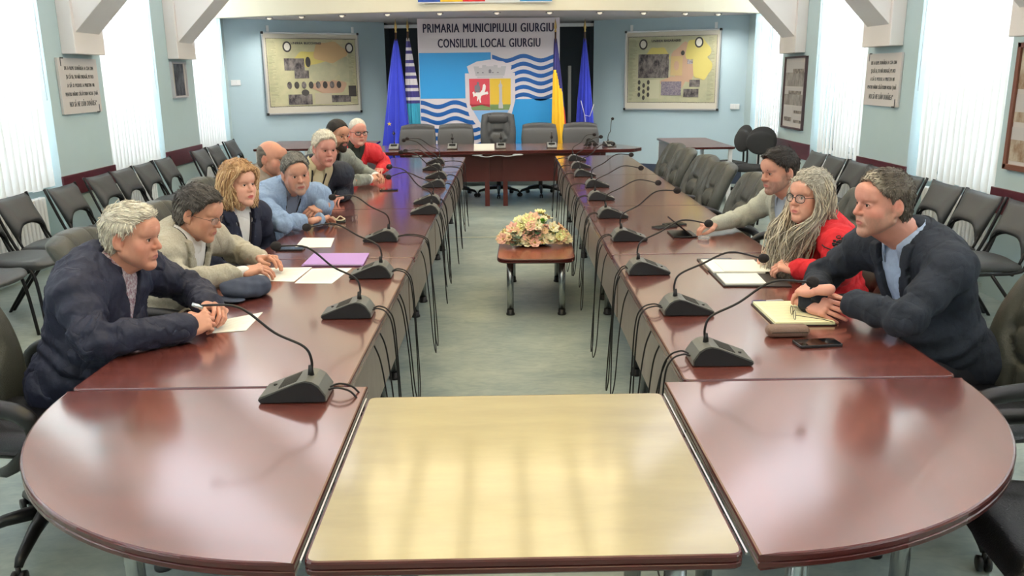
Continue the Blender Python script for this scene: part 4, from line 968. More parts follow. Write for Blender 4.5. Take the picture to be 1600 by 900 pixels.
# dark plinth along the far walls
b = MB(); slab((XL + .01, 12.69), (-1.80, 13.97), 0, .26, .03); slab((1.55, 13.97), (XR - .01, 12.89), 0, .26, .03); struct('baseboard_front', b, mat('dark_blue_base', (58, 70, 92), .6))
# soffit with curved fascia (the band over the stage)
fas = [(XL - .1 + (XR - XL + .2) * k / 24, 0) for k in range(25)]
def fy(x): u = (x + .11) / 3.84; return 11.55 + .95 * u * u
b = MB(); poly = [(x, fy(x)) for x, _ in fas] + [(XR + .1, 14.8), (XL - .1, 14.8)]
b.prism(poly, 2.5, 2.53); struct('ceiling_soffit', b, mat('soffit_paint', (206, 202, 204), .7))
b = MB(); poly = [(x, fy(x) - .06) for x, _ in fas] + [(x, fy(x) + .06) for x, _ in reversed(fas)]
b.prism(poly, 2.49, 5.25); struct('wall_fascia', b, M_CREAMP)
b = MB(); b.box((-1.50, 14.1, 2.44), (.66, .06, .05)); b.box((1.22, 14.1, 2.44), (.66, .06, .05)); struct('trim_20', b, M_PVC)
# downlights
for i, px in enumerate((-3.25, -2.75, -2.15, -1.50, -.78, 0.0, .72, 1.42, 2.05, 2.68, 3.2)):
    y = fy(px) + .42; r_ = empty('downlight', (px, y, 2.5)); q = MB(); q.lathe([(.048, -.004), (.055, -.008), (.055, 0), (.03, 0)], n=20); q.build('bezel', M_SILVER, r_)
    q = MB(); q.lathe([(.008, -.030), (.026, -.024), (.034, -.004), (.034, -.003)], n=16); q.build('bulb', mat('lamp_glass', (250, 244, 225), .3, emit=((255, 240, 210), .6)), r_)
    ld = bpy.data.lights.new('downlight_lamp', 'SPOT'); ld.energy = 34; ld.color = (1, .95, .86); ld.spot_size = R(150); ld.spot_blend = 1.0; ld.shadow_soft_size = .05; lo = bpy.data.objects.new('downlight_lamp', ld); C.objects.link(lo); lo.location = (px, y, 2.455)
    tag(r_, 'small recessed downlight in the soffit, ' + ['first at the left end of the row', 'second from the left, above the left wall map', 'third from the left, above the left wall map', 'above the blue flags on the left', 'above the first letters of the banner', 'above the middle of the banner', 'above the right end of the banner', 'above the lone blue flag on the right', 'left of the right wall map', 'above the middle of the right wall map', 'last at the right end of the row'][i], 'ceiling light', 'downlights in the soffit')
# ================================================================ furniture
def wood(name, c1, c2, rough, scale=3.0, st=(1, 9, 1), coat=.0, spec=.5):
    m = mat(name, c1, rough, spec=spec, coat=coat, var=(c2, scale, st)); nt = m.node_tree; b_ = nt.nodes['Principled BSDF']; src = b_.inputs['Base Color'].links[0].from_socket
    tc = nt.nodes.new('ShaderNodeTexCoord'); mp = nt.nodes.new('ShaderNodeMapping'); mp.inputs['Scale'].default_value = tuple(a * 1.0 for a in st); nt.links.new(tc.outputs['Object'], mp.inputs[0])
    n = nt.nodes.new('ShaderNodeTexNoise'); n.inputs['Scale'].default_value = scale * 9; n.inputs['Detail'].default_value = 6; n.inputs['Distortion'].default_value = .6; nt.links.new(mp.outputs[0], n.inputs['Vector'])
    rr = nt.nodes.new('ShaderNodeValToRGB'); rr.color_ramp.elements[0].position = .25; rr.color_ramp.elements[0].color = (.84, .83, .83, 1); rr.color_ramp.elements[1].position = .75; rr.color_ramp.elements[1].color = (1, 1, 1, 1); nt.links.new(n.outputs['Fac'], rr.inputs[0])
    mx = nt.nodes.new('ShaderNodeMix'); mx.data_type = 'RGBA'; mx.blend_type = 'MULTIPLY'; mx.inputs[0].default_value = 1; nt.links.new(src, mx.inputs[6]); nt.links.new(rr.outputs[0], mx.inputs[7]); nt.links.new(mx.outputs[2], b_.inputs['Base Color']); return m
M_TOP = wood('mahogany_veneer', (118, 60, 50), (96, 48, 41), .25, 1.5, (1, 7, 1), coat=1.0)
M_TOPX = wood('mahogany_veneer_cross', (120, 61, 51), (98, 49, 42), .25, 1.5, (7, 1, 1), coat=1.0)
M_EDGE = mat('dark_mahogany_edge', (78, 30, 28), .22, coat=.3)
M_GOLDT = mat('pale_golden_veneer', (158, 144, 98), .28, coat=1.0, var=((142, 128, 86), 2.2, (1, 4, 1)))
M_APR = wood('mauve_brown_panel', (140, 128, 116), (128, 114, 104), .35, 2.0, (5, 5, 1))
M_CHROME = mat('brushed_chrome', (178, 182, 184), .22, 1.0); M_BLKP = mat('black_plastic', (22, 22, 24), .4)
M_SIDEP = mat('grey_laminate', (120, 112, 112), .35)
TZ = .75

M_GOLDT.node_tree.nodes['Principled BSDF'].inputs['Coat IOR'].default_value = 1.9; M_GOLDT.node_tree.nodes['Principled BSDF'].inputs['Coat Roughness'].default_value = .115
for _m in (M_TOP, M_TOPX): _m.node_tree.nodes['Principled BSDF'].inputs['Coat IOR'].default_value = 2.4; _m.node_tree.nodes['Principled BSDF'].inputs['Coat Roughness'].default_value = .13
def rounded(poly, r, n=6):
    out = []; m = len(poly)
    for i, p in enumerate(poly):
        p = Vector(p); a = Vector(poly[i - 1]); c = Vector(poly[(i + 1) % m]); d1 = (a - p).normalized(); d2 = (c - p).normalized(); rr = r[i] if isinstance(r, (list, tuple)) else r
        if rr <= 0: out.append(tuple(p)); continue
        for k in range(n + 1):
            t = k / n; q = p + d1 * rr * (1 - t) ** 2 + d2 * rr * t ** 2; out.append(tuple(q))
    return out
def top_slab(poly, z, th, name, mtop, medge, parent):
    """table top with a stepped edge moulding; top face and edge have their own materials"""
    b = MB(); n = len(poly); cx = sum(p[0] for p in poly) / n; cy = sum(p[1] for p in poly) / n
    def ring(ins, zz):
        o = []
        for i, p in enumerate(poly):
            a = Vector(poly[i - 1]); c = Vector(poly[(i + 1) % n]); t = (c - a); t = t.normalized() if t.length else Vector((1, 0)); nn = Vector((-t.y, t.x))
            o.append(Vector((p[0] + nn.x * ins, p[1] + nn.y * ins, zz)))
        return o
    ar = sum(poly[i - 1][0] * poly[i][1] - poly[i][0] * poly[i - 1][1] for i in range(n)); sg = 1 if ar > 0 else -1
    prof = [(.007, z), (.0025, z - .001), (.0, z - .005), (.0, z - th * .42), (.004, z - th * .5), (.0, z - th * .58), (.0, z - th + .006), (.006, z - th), (.0075, z - th)]
    rs = [ring(sg * i, zz) for i, zz in prof]; vs = [v for r_ in rs for v in r_]; fs = []
    for j in range(len(rs) - 1):
        for i in range(n): a = j * n + i; c = j * n + (i + 1) % n; fs.append((a, c, c + n, a + n))
    b._add(vs, fs, 1, False); b._add(rs[0], [tuple(range(n))], 0, False); b._add(rs[-1], [tuple(range(n))], 1, False)
    me = bpy.data.meshes.new(name); me.from_pydata([tuple(v) for v in vs], [], fs + [tuple(range(n)), tuple((len(rs) - 1) * n + k for k in range(n))])
    me.polygons.foreach_set('material_index', [1] * len(fs) + [0, 1]); bm = bmesh.new(); bm.from_mesh(me); bmesh.ops.recalc_face_normals(bm, faces=bm.faces[:]); bm.to_mesh(me); bm.free()
    return link(name, me, [mtop, medge], parent)
def chrome_leg(x, y, h, parent, r=.026):
    q = MB(); q.lathe([(r, .03), (r, h)], (x, y, 0), 18); l = q.build('leg', M_CHROME, parent)
    q = MB(); q.lathe([(r + .007, .0), (r + .007, .012), (r + .002, .016), (r + .002, .042)], (x, y, 0), 18); q.build('foot', M_BLKP, l); return l

YS = [2.45, 4.33, 6.00, 7.92, 9.88]; TH = .036
def xin_l(y): return -.475 + .0115 * (y - 2.45)
def xin_r(y): return .568 + .0115 * (y - 2.45)
names = ['nearest', 'second', 'third', 'furthest']
for side in ('left', 'right'):
    for i in range(4):
        y0, y1 = YS[i] + .003, YS[i + 1] - .003; f = xin_l if side == 'left' else xin_r; s = -1 if side == 'left' else 1; W = .86
        cy = (y0 + y1) / 2; cx = f(cy) + s * W / 2; t = empty('conference_table', (cx, cy, 0))
        P = [(f(y0) - cx, y0 - cy), (f(y0) + s * W - cx, y0 - cy), (f(y1) + s * W - cx, y1 - cy), (f(y1) - cx, y1 - cy)]
        if s < 0: P = P[::-1]
        top_slab(rounded(P, .03, 4), TZ, TH, 'tabletop', M_TOP, M_EDGE, t)
        q = MB(); a = (f(y0) - cx + s * .035, y0 + .02 - cy); c = (f(y1) - cx + s * .035, y1 - .02 - cy)
        q.prism([a, c, (c[0] + s * .018, c[1]), (a[0] + s * .018, a[1])], .40, TZ - TH); q.build('modesty_panel', M_APR, t)
        for xx in (s * -(W / 2 - .17), s * (W / 2 - .12)):
            for yy in (-(y1 - y0) / 2 + .20, (y1 - y0) / 2 - .20): chrome_leg(xx, yy, TZ - TH, t)
        who = {'left': ['where the man in navy sits and a purple folder lies', 'under the light blue sweater man and the blonde woman', 'in front of the white-haired and hooded men', 'beside the red jacket, almost empty'],
               'right': ['with the open notebook, phone and portfolio', 'with the tablet and glass coaster', 'empty but for three microphones', 'empty, next to the head table']}[side][i]
        tag(t, 'mahogany %s row table, %s' % (side, who), 'table', 'straight mahogany tables of the two long rows')
# rounded corner tables and the golden middle table
for side, s, cx in (('left', -1, -.415), ('right', 1, .505)):
    t = empty('corner_table', (cx + s * .4, 2.0, 0)); o = (cx + s * .4, 2.0); P = [(cx, 2.444)]
    n = 30; rx = abs((-1.335 if s < 0 else 1.432) - cx); 
    pts = [(cx, 1.475)] + [(cx + s * rx * math.sin(PI / 2 * k / n), 2.42 - .945 * math.cos(PI / 2 * k / n)) for k in range(1, n + 1)] + [(cx + s * rx, 2.444)]
    P = [(x - o[0], y - o[1]) for x, y in ([(cx, 2.444)] + pts)]
    if s < 0: P = P[::-1]
    top_slab(P, TZ, TH, 'tabletop', M_TOPX if s > 0 else M_TOP, M_EDGE, t)
    for lx, ly in ((cx + s * .20, 1.78), (cx + s * .62, 2.10), (cx + s * .12, 2.32)): chrome_leg(lx - o[0], ly - o[1], TZ - TH, t)
    tag(t, 'rounded mahogany corner table at the near %s end' % side, 'table', 'rounded corner tables')
t = empty('connecting_table', (.045, 1.95, 0))
P = rounded([(-.445 - .0, -.475), (.435, -.475), (.435, .405), (-.445, .405)], [.03] * 4, 4)
top_slab(P, TZ, TH, 'tabletop', M_GOLDT, M_EDGE, t)
for x, sx in ((-.4455, -1), (.4355, 1)):
    q = MB(); q.box((x + sx * .004, -.035, TZ - .003), (.004, .86, .005)); q.build('metal_seam', M_SILVER, t)
for x in (-.33, .34):
    for y in (-.28, .28): chrome_leg(x, y, TZ - TH, t)
tag(t, 'square table with a pale golden top between the two rounded corners', 'table')

# head table
t = empty('head_table', (.0, 11.2, 0)); P = [(-1.46, -.58), (1.70, -.50), (1.86, -.28), (1.48, .55), (-1.5, .50), (-1.90, .20)]
top_slab(rounded(P, .05, 3), TZ, .045, 'tabletop', M_TOPX, M_EDGE, t)
q = MB(); q.box((.07, -.16, .51), (2.5, .022, .39)); q.build('modesty_panel', mat('dark_red_laminate', (98, 42, 38), .35), t)
for x in (-.157, .081, -1.25, 1.35): q = MB(); q.box((x, -.20, .3525), (.06, .06, .705)); q.build('leg', mat('dark_red_laminate', (98, 42, 38), .35), t)
for x in (-1.25, 1.3): q = MB(); q.box((x, .3, .3525), (.06, .06, .705)); q.build('leg', mat('dark_red_laminate', (98, 42, 38), .35), t)
for x in (-1.03, -.27, .24): q = MB(); q.ball((x, -.52, .695), (.07, .02, .012), 12); q.build('cable_clip', M_PVC, t)
q = MB(); q.tube(bez([(-.27, -.53, .69), (-.15, -.54, .672), (-.02, -.53, .69), (.1, -.54, .678), (.24, -.53, .69)], 6), .004, 5); q.build('white_cable', M_PVC, t)
tag(t, 'long dark mahogany head table below the banner, with angled ends', 'table')
# side tables
for nm, x0, x1, y0, y1, lab in (('side_table', 2.32, 3.04, 10.82, 12.45, 'plain side table with white legs behind the row of armchairs on the right'), ('side_table', -3.27, -2.52, 11.3, 12.7, 'dark side table against the far wall on the left, behind the bald man')):
    cx, cy = (x0 + x1) / 2, (y0 + y1) / 2; t = empty(nm, (cx, cy, 0)); w_, d_ = x1 - x0, y1 - y0
    top_slab(rounded([(-w_ / 2, -d_ / 2), (w_ / 2, -d_ / 2), (w_ / 2, d_ / 2), (-w_ / 2, d_ / 2)], .03, 3), TZ, .03, 'tabletop', wood('smoky_mahogany', (112, 84, 84), (92, 68, 70), .3, 2.0, (5, 1, 1)), M_EDGE, t)
    for a in (-1, 1):
        for c in (-1, 1): q = MB(); q.box((a * (w_ / 2 - .05), c * (d_ / 2 - .06), .36), (.045, .045, .72)); q.build('leg', M_PVC, t)
    q = MB(); q.box((-w_ / 2 + .03, 0, .52), (.018, d_ - .2, .38)); q.build('side_panel', M_SIDEP, t)
    tag(t, lab, 'table', 'side tables')
t = empty('side_table', (-2.1, 11.95, 0)); top_slab(rounded([(-.36, -.62), (.36, -.35), (.36, .62), (-.36, .62)], .03, 3), TZ, .03, 'tabletop', MATS['smoky_mahogany'], M_EDGE, t)
q = MB(); q.box((-.3, .0, .36), (.02, 1.1, .72)); q.box((.3, .1, .36), (.02, .9, .72)); q.build('side_panel', M_SIDEP, t)
tag(t, 'dark side table with solid panels between the left wall table and the head table', 'table', 'side tables')

# coffee table
t = empty('coffee_table', (.27, 6.28, 0)); t.rotation_euler.z = R(-2.0)
top_slab(rounded([(-.275, -.62), (.275, -.62), (.275, .62), (-.275, .62)], .11, 8), .44, .032, 'tabletop', wood('reddish_walnut', (150, 84, 62), (126, 66, 50), .25, 2.2, (5, 1, 1), coat=.2), M_EDGE, t)
for x in (-.185, .185):
    for y in (-.47, .52): chrome_leg(x, y, .408, t, .024)
tag(t, 'low coffee table with rounded corners and chrome legs in the middle of the aisle', 'table')

# ---- flower arrangement
fr = empty('flower_arrangement', (.25, 6.17, .44)); rd = random.Random(4)
q = MB(); q.ball((0, 0, .026), (.14, .07, .026), 16); q.build('base', mat('dark_moss', (48, 58, 40), .9), fr)
def petal_flower(n, rings, r, cup, name, m, mc):
    b = MB()
    for j in range(rings):
        rr = r * (1 - .28 * j); el = R(20 + cup * j)
        for k in range(n):
            a = 2 * PI * (k + .5 * j) / n; 
            def fn(u, v, a=a, rr=rr, el=el):
                wd = math.sin(PI * min(v * .9 + .08, 1)) ** .6 * rr * .42 * (u - .5) * 2; l = rr * v; h = math.sin(el) * l + .18 * rr * v * v + .010 * (1 - abs(u - .5) * 2); l2 = math.cos(el) * l
                return Vector((math.cos(a) * l2 - math.sin(a) * wd, math.sin(a) * l2 + math.cos(a) * wd, h))
            b.grid(fn, 4, 5)
    b.ball((0, 0, r * .22), r * .20, 8, mi=1); return b.mesh(name)
M_PET = [mat('petal_cream', (246, 236, 196), .7, subs=.1), mat('petal_peach', (248, 208, 168), .7, subs=.1), mat('petal_yellow', (240, 236, 168), .7, subs=.1), mat('petal_blush', (250, 196, 172), .7, subs=.1)]
M_STA = mat('stamen', (190, 170, 80), .8); M_LEAF = [mat('leaf_green', (74, 108, 70), .6), mat('leaf_grey_green', (110, 132, 110), .6), mat('leaf_lime', (120, 176, 60), .6)]
fm = []
for i in range(4):
    for kind in (0, 1):
        me = petal_flower(6 if kind else 9, 2 if kind else 4, .052 if kind else .048, 16 if kind else 18, 'blossom', None, None)
        me.materials.append(M_PET[i]); me.materials.append(M_STA); fm.append(me)
for i in range(52):
    u = rd.uniform(-1, 1); a = rd.uniform(-PI, 0) if i % 4 else rd.uniform(0, PI); rr_ = rd.random() ** .5
    x = .265 * u + rd.uniform(-.01, .01); hgt = .215 * (1 - abs(u) ** 1.6) * (1 - .5 * rr_ * rr_) + .030; y = .14 * rr_ * math.sin(a) * (1 - .5 * abs(u))
    o = bpy.data.objects.new('blossom', fm[rd.randrange(8)]); C.objects.link(o); o.parent = fr; o.location = (x, y, hgt); s_ = rd.uniform(.62, 1.05); o.scale = (s_, s_, s_)
    nrm = Vector((u * .7 + rd.uniform(-.3, .3), math.sin(a) * rr_ - .25, .75)); o.rotation_euler = nrm.to_track_quat('Z', 'Y').to_euler()
for i in range(18):
    u = -1 + 2 * i / 17 + rd.uniform(-.05, .05); o = bpy.data.objects.new('blossom', fm[rd.randrange(8)]); C.objects.link(o); o.parent = fr; s_ = rd.uniform(.7, 1.0)
    o.location = (.23 * u, -.105 - .03 * rd.random() + .06 * abs(u), .028 + .03 * rd.random()); o.scale = (s_, s_, s_); o.rotation_euler = Vector((u * .5, -.9, .6)).to_track_quat('Z', 'Y').to_euler()
def leaf_mesh(l, w_):
    b = MB(); b.grid(lambda u, v: Vector(((u - .5) * 2 * w_ * math.sin(PI * (v * .94 + .03)) ** .8, l * v, .12 * l * math.sin(v * 2.4) + .25 * abs(u - .5) * w_)), 5, 8); return b.mesh('leaf')
lm = []
for i in range(3): me = leaf_mesh(.085, .026); me.materials.append(M_LEAF[i]); lm.append(me)
for i in range(60):
    a = rd.uniform(-PI, PI); u = rd.uniform(-1, 1); o = bpy.data.objects.new('leaf', lm[0 if i % 3 == 0 else (1 if i % 5 else 2)]); C.objects.link(o); o.parent = fr
    if i < 16: o.location = (-.10 + rd.uniform(-.06, .05), -.06 + rd.uniform(-.03, .02), rd.uniform(.02, .10)); o.rotation_euler = (rd.uniform(-.5, .2), rd.uniform(-.6, .6), PI + rd.uniform(-.9, .6))
    elif i < 24: o.location = (.03 + rd.uniform(-.03, .03), -.07, .15 + rd.uniform(-.02, .03)); o.rotation_euler = (rd.uniform(.2, 1.0), rd.uniform(-.6, .6), PI + rd.uniform(-1, 1)); o.data = lm[2]
    else: o.location = (.22 * u, .10 * math.sin(a) * (1 - .4 * abs(u)), .03 + .15 * (1 - abs(u)) * rd.random() + .03); o.rotation_euler = (rd.uniform(-.3, .9), rd.uniform(-.5, .5), -PI / 2 * u + rd.uniform(-1.2, 1.2) + (PI if a < 0 else 0))
    s_ = rd.uniform(.6, 1.2); o.scale = (s_, s_, s_)
rd = random.Random(12)
for i in range(34):
    u = rd.uniform(-1, 1); z_ = rd.uniform(.05, .15) * (1 - .35 * abs(u)); yy_ = -.115 + .45 * (z_ - .05) + rd.uniform(-.02, .02)
    if i % 4 == 3: o = bpy.data.objects.new('leaf', lm[rd.randrange(2)]); s_ = rd.uniform(.7, 1.0); o.rotation_euler = (rd.uniform(-.2, .6), rd.uniform(-.5, .5), PI + rd.uniform(-1.2, 1.2))
    else: o = bpy.data.objects.new('blossom', fm[rd.randrange(8)]); s_ = rd.uniform(.55, .9); o.rotation_euler = Vector((u * .5 + rd.uniform(-.3, .3), -.8, .7)).to_track_quat('Z', 'Y').to_euler()
    C.objects.link(o); o.parent = fr; o.location = (.19 * u, yy_, z_); o.scale = (s_, s_, s_)
tag(fr, 'arrangement of cream and peach artificial flowers on the low table', 'flowers')

# ================================================================ chairs
M_VINYL = mat('charcoal_vinyl', (62, 64, 66), .42, bump=(420, .2)); M_VINYLD = mat('dark_frame_metal', (30, 30, 33), .35, .4)
M_LEATH = mat('grey_green_leather', (66, 68, 63), .42, bump=(260, .25)); M_LEATHB = mat('black_leather', (26, 27, 30), .3, bump=(220, .25)); M_FABRIC = mat('dark_grey_fabric', (52, 54, 56), .95, bump=(500, .4))
def stack_chair():
    r_ = empty('stacking_chair'); b = MB()
    def back(u, v, off):
        s = (u - .5) * 2; arch = .16 * max(0, 1 - abs(s) ** 5) ** .8 * (1 - v) ** 1.0 if abs(s) < 1 else 0
        hw = .205 + .035 * v; zt = .465 + .365 * v + arch - .012 * v * (1 - s * s)
        yy = -.165 - .145 * v - .020 * math.cos(s * PI / 2) - off * (1 - abs(s) ** 8) * (1 - abs(2 * v - 1) ** 10)
        return Vector((s * hw, yy, zt))
    N = 15; M_ = 9; vs = [back(i / (N - 1), j / (M_ - 1), -.018) for j in range(M_) for i in range(N)] + [back(i / (N - 1), j / (M_ - 1), .018) for j in range(M_) for i in range(N)]
    fs = []; K = N * M_
    for j in range(M_ - 1):
        for i in range(N - 1): a = j * N + i; fs += [(a, a + 1, a + N + 1, a + N), (K + a, K + a + N, K + a + N + 1, K + a + 1)]
    for j in range(M_ - 1):
        for i in (0, N - 1): a = j * N + i; fs.append((a, a + N, K + a + N, K + a))
    for i in range(N - 1):
        for j in (0, M_ - 1): a = j * N + i; fs.append((a, a + 1, K + a + 1, K + a))
    b._add(vs, fs); b.build('backrest', M_VINYL, r_)
    S = SDF(); S.rbox((0, .025, .445), (.225, .205, .030), .028, .01); S.ell((0, .24, .440), (.20, .06, .022), .05); S.ell((0, -.0, .47), (.19, .17, .022), .03)
    V, F = S.surf(.012); np_mesh('seat', relax(V, F, 1), F, M_VINYL, r_)
    q = MB()
    q.tube(bez([(-.245, -.325, .83), (-.222, -.20, .48), (-.215, -.13, .415), (-.215, .10, .405), (-.22, .20, .39), (-.235, .245, .0)], 5), .0115, 8)
    q.tube(bez([(.245, -.325, .83), (.222, -.20, .48), (.215, -.13, .415), (.215, .10, .405), (.22, .20, .39), (.235, .245, .0)], 5), .0115, 8)
    q.tube(bez([(-.205, -.155, .465), (-.185, -.20, .57), (-.12, -.225, .615), (0, -.235, .625), (.12, -.225, .615), (.185, -.20, .57), (.205, -.155, .465)], 4), .010, 6)
    q.tube([(-.21, -.12, .40), (.21, -.12, .40)], .010, 6); q.tube([(-.21, .15, .40), (.21, .15, .40)], .010, 6); q.build('frame', M_VINYLD, r_)
    for s in (-1, 1): q = MB(); q.tube([(s * .215, .02, .405), (s * .228, -.12, .22), (s * .24, -.275, .0)], .0115, 8); q.build('leg', M_VINYLD, r_)
    return r_
def swivel_base(r_, R_=.30, h=.40, gas=M_BLKP, mt=None):
    mt = mt or M_BLKP
    q = MB(); q.lathe([(.032, .09), (.03, .20), (.022, .21), (.022, h)], n=14); q.build('gas_column', gas, r_)
    b_ = MB()
    for k in range(5):
        a = 2 * PI * k / 5 + .3; d = Vector((math.cos(a), math.sin(a), 0)); b_.tube([d * .02 + Vector((0, 0, .125)), d * .14 + Vector((0, 0, .115)), d * R_ * .93 + Vector((0, 0, .085)), d * R_ + Vector((0, 0, .068))], [.030, .024, .018, .014], 8)
    bo = b_.build('star_base', mt, r_)
    for k in range(5):
        a = 2 * PI * k / 5 + .3; d = Vector((math.cos(a), math.sin(a), 0)); c_ = MB(); p = d * (R_ + .005); n_ = Vector((-d.y, d.x, 0)); rot = n_.to_track_quat('Z', 'Y').to_matrix()
        for s in (-1, 1): c_.lathe([(.018, -.009), (.027, -.007), (.027, .007), (.018, .009)], p + n_ * .014 * s + Vector((0, 0, .028)), 14, rot=rot)
        c_.tube([p + Vector((0, 0, .03)), p + Vector((0, 0, .07))], .009, 6); c_.build('caster', M_BLKP, bo)
LINES_EXEC = [[(-.44, 1.02), (-.34, .60), (.34, .60), (.44, 1.02)], [(-.66, .78), (-.56, .46), (-.30, .30), (.30, .30), (.56, .46), (.66, .78)], [(-.30, .30), (-.24, -.02)], [(.30, .30), (.24, -.02)], [(-.34, .60), (-.56, .46)], [(.34, .60), (.56, .46)]]
def pad(fn, N=37, M_=45, lines=(), groove=.014, T=.05):
    """thick upholstered pad: fn(s, t) -> (centre point, outward normal to the sitter)"""
    def seg(p, a, c):
        ax, ay = a; cx, cy = c; dx, dy = cx - ax, cy - ay; t = max(0, min(1, ((p[0] - ax) * dx + (p[1] - ay) * dy) / (dx * dx + dy * dy))); return math.hypot(p[0] - ax - t * dx, (p[1] - ay - t * dy) * 1.2)
    vs = []; 
    for sd in (1, -1):
        for j in range(M_):
            for i in range(N):
                s = -1 + 2 * i / (N - 1); t = j / (M_ - 1); s2 = math.sin(s * PI / 2) ; e = (max(0, 1 - abs(s2) ** 8) * max(0, 1 - abs(2 * t - 1) ** 16)) ** .5
                c, n = fn(s2, t); d = T * e
                if sd > 0 and lines:
                    m_ = min(seg((s2, t), l[k], l[k + 1]) for l in lines for k in range(len(l) - 1)); d -= groove * math.exp(-(m_ / .034) ** 2) * e; d += .007 * e * min(1, m_ / .15)
                vs.append(c + n * (d * sd * (1 if sd > 0 else .55)))
    fs = []; K = N * M_
    for j in range(M_ - 1):
        for i in range(N - 1): a = j * N + i; fs += [(a, a + 1, a + N + 1, a + N), (K + a, K + a + N, K + a + N + 1, K + a + 1)]
    b = MB(); b._add(vs, fs); return b
def exec_chair(leather=None, headrest=False, low=False, chrome=False):
    m = leather or M_LEATH; r_ = empty('office_armchair'); H = (.99 if not headrest else 1.15) if not low else 1.0; W = .246 if not low else .255
    def bk(s, t):
        hw = W * (.88 + .16 * math.sin(min(t * 1.25, 1) * PI * .62) - .13 * max(0, t - .6) ** 1.2 * 2); z = .46 + (H - .46) * t - .020 * abs(s) ** 3 * (t > .8) * (t - .8) * 8; y = -.235 - .16 * t + .030 * math.sin(t * PI * 1.2) - .0 + .040 * s * s * (1 if not low else .5)
        return Vector((s * hw, y, z)), Vector((-s * .25, 1, .22)).normalized()
    b = pad(bk, lines=LINES_EXEC if not low else [[(-1, .86), (1, .86)], [(-1, .30), (1, .30)]], T=.060 if not low else .022, groove=.024 if not low else .006); b.build('backrest', m, r_)
    def st(s, t): hw = .26 * (1 - .05 * t); return Vector((s * hw, -.25 + .53 * t, .455 - .022 * max(0, t - .7) * 6 * max(0, t - .7) + .012 * s * s)), Vector((0, 0, 1))
    b = pad(st, 25, 27, T=.055, lines=[[(-.6, -.1), (-.55, 1.1)], [(.6, -.1), (.55, 1.1)]], groove=.012); b.build('seat', m if leather is None and False else (M_LEATHB if leather is None else m), r_)
    for s in (-1, 1):
        q = MB(); q.tube(bez([(s * .27, -.20, .42), (s * .315, -.24, .50), (s * .325, -.23, .62), (s * .325, -.10, .672), (s * .325, .12, .668), (s * .322, .235, .64), (s * .315, .25, .56), (s * .30, .16, .46), (s * .26, .08, .41)], 5), [.020] * 9 + [.024] * 18 + [.020] * 14, 8, flat=1.25) if not low else q.tube(bez([(s * .265, -.24, .62), (s * .30, -.10, .66), (s * .30, .12, .655), (s * .28, .18, .44)], 5), .015, 8)
        q.build('armrest', M_BLKP if not chrome else M_CHROME, r_)
    if headrest:
        S = SDF(); S.rbox((0, -.36 + .045, 1.055), (.15, .035, .062), .03, .01); S.ell((0, -.30, 1.045), (.13, .03, .05), .03); V, F = S.surf(.009); np_mesh('headrest_pillow', relax(V, F, 1), F, m, r_)
    q = MB(); q.box((0, 0, .40), (.22, .24, .03), bev=.008); q.build('tilt_mechanism', M_BLKP, r_); swivel_base(r_)
    return r_
def task_chair():
    r_ = empty('task_chair'); S = SDF(); S.ell((0, -.255, .80), (.215, .035, .185), .02, rot=np.array([[1, 0, 0], [0, .97, -.22], [0, .22, .97]])); S.ell((0, -.24, .76), (.20, .035, .14), .04)
    V, F = S.surf(.011); np_mesh('backrest', relax(V, F, 1), F, M_FABRIC, r_)
    S = SDF(); S.rbox((0, .0, .455), (.235, .225, .038), .036, .01); V, F = S.surf(.012); np_mesh('seat', relax(V, F, 1), F, M_FABRIC, r_)
    q = MB(); 
    for s in (-.05, .05): q.tube(bez([(s, .0, .405), (s, -.20, .40), (s, -.29, .46), (s, -.285, .72)], 5), .014, 8)
    q.build('back_support', M_BLKP, r_); swivel_base(r_, .27, .41); return r_

first = stack_chair(); used = False
def put(proto, x, y, rz, lab, cat, grp, z=0.0):
    o = proto if not proto.get('placed') else copy_tree(proto)
    if not proto.get('placed'): proto['placed'] = 1
    o.location = (x, y, z); o.rotation_euler = (0, 0, R(rz)); tag(o, lab, cat, grp); return o
G = 'stacking chairs along the side walls'
LY = [(5.25, -3.38), (5.83, -3.38), (6.36, -3.38), (6.97, -3.30), (7.75, -3.36), (8.24, -3.36), (8.76, -3.37), (9.32, -3.38), (10.40, -3.36), (11.0, -3.38), (11.9, -3.45)]
LL = ['nearest, cropped at the frame edge', 'second, partly cropped, with its seat facing the aisle', 'third from the camera, below the first blind', 'fourth, before the first maroon board', 'fifth, before the right end of the first maroon board', 'sixth from the camera, before the middle blind', 'seventh from the camera, right of the sixth', 'eighth, left of the blonde woman', 'third from the far corner', 'second from the far corner', 'in the far left corner behind the blonde woman']
for (y, x), l in zip(LY, LL): put(first, x, y, -90, 'stacking chair by the left wall, ' + l, 'chair', G)
RY = [5.38, 5.92, 6.42, 7.02, 7.62, 8.06, 8.60, 9.10]
RL = ['cropped by the right frame edge', 'second from the right frame edge', 'third, behind the shoulder of the man in charcoal navy', 'fourth, level with the near man\'s head', 'fifth, directly behind the near right man', 'sixth, above the grey-haired woman', 'seventh, behind the grey-haired woman', 'last of the row, closest to the task chairs']
for y, l in zip(RY, RL): put(first, 3.16, y, 90, 'stacking chair by the right wall, ' + l, 'chair', G)
ex = exec_chair(); G = 'padded armchairs along the right side of the table'
for (x, y, rz, l) in ((1.44, 8.52, 94, 'furthest of the empty row on the right'), (1.42, 7.93, 91, 'second in the row, half behind the furthest'), (1.44, 7.22, 95, 'third in the row, in front of the side table'), (1.43, 6.62, 92, 'fourth in the row on the right'), (1.47, 5.86, 95, 'last in the row before the man in pale grey')):
    put(ex, x, y, rz, 'empty grey leather armchair, ' + l, 'chair', G)
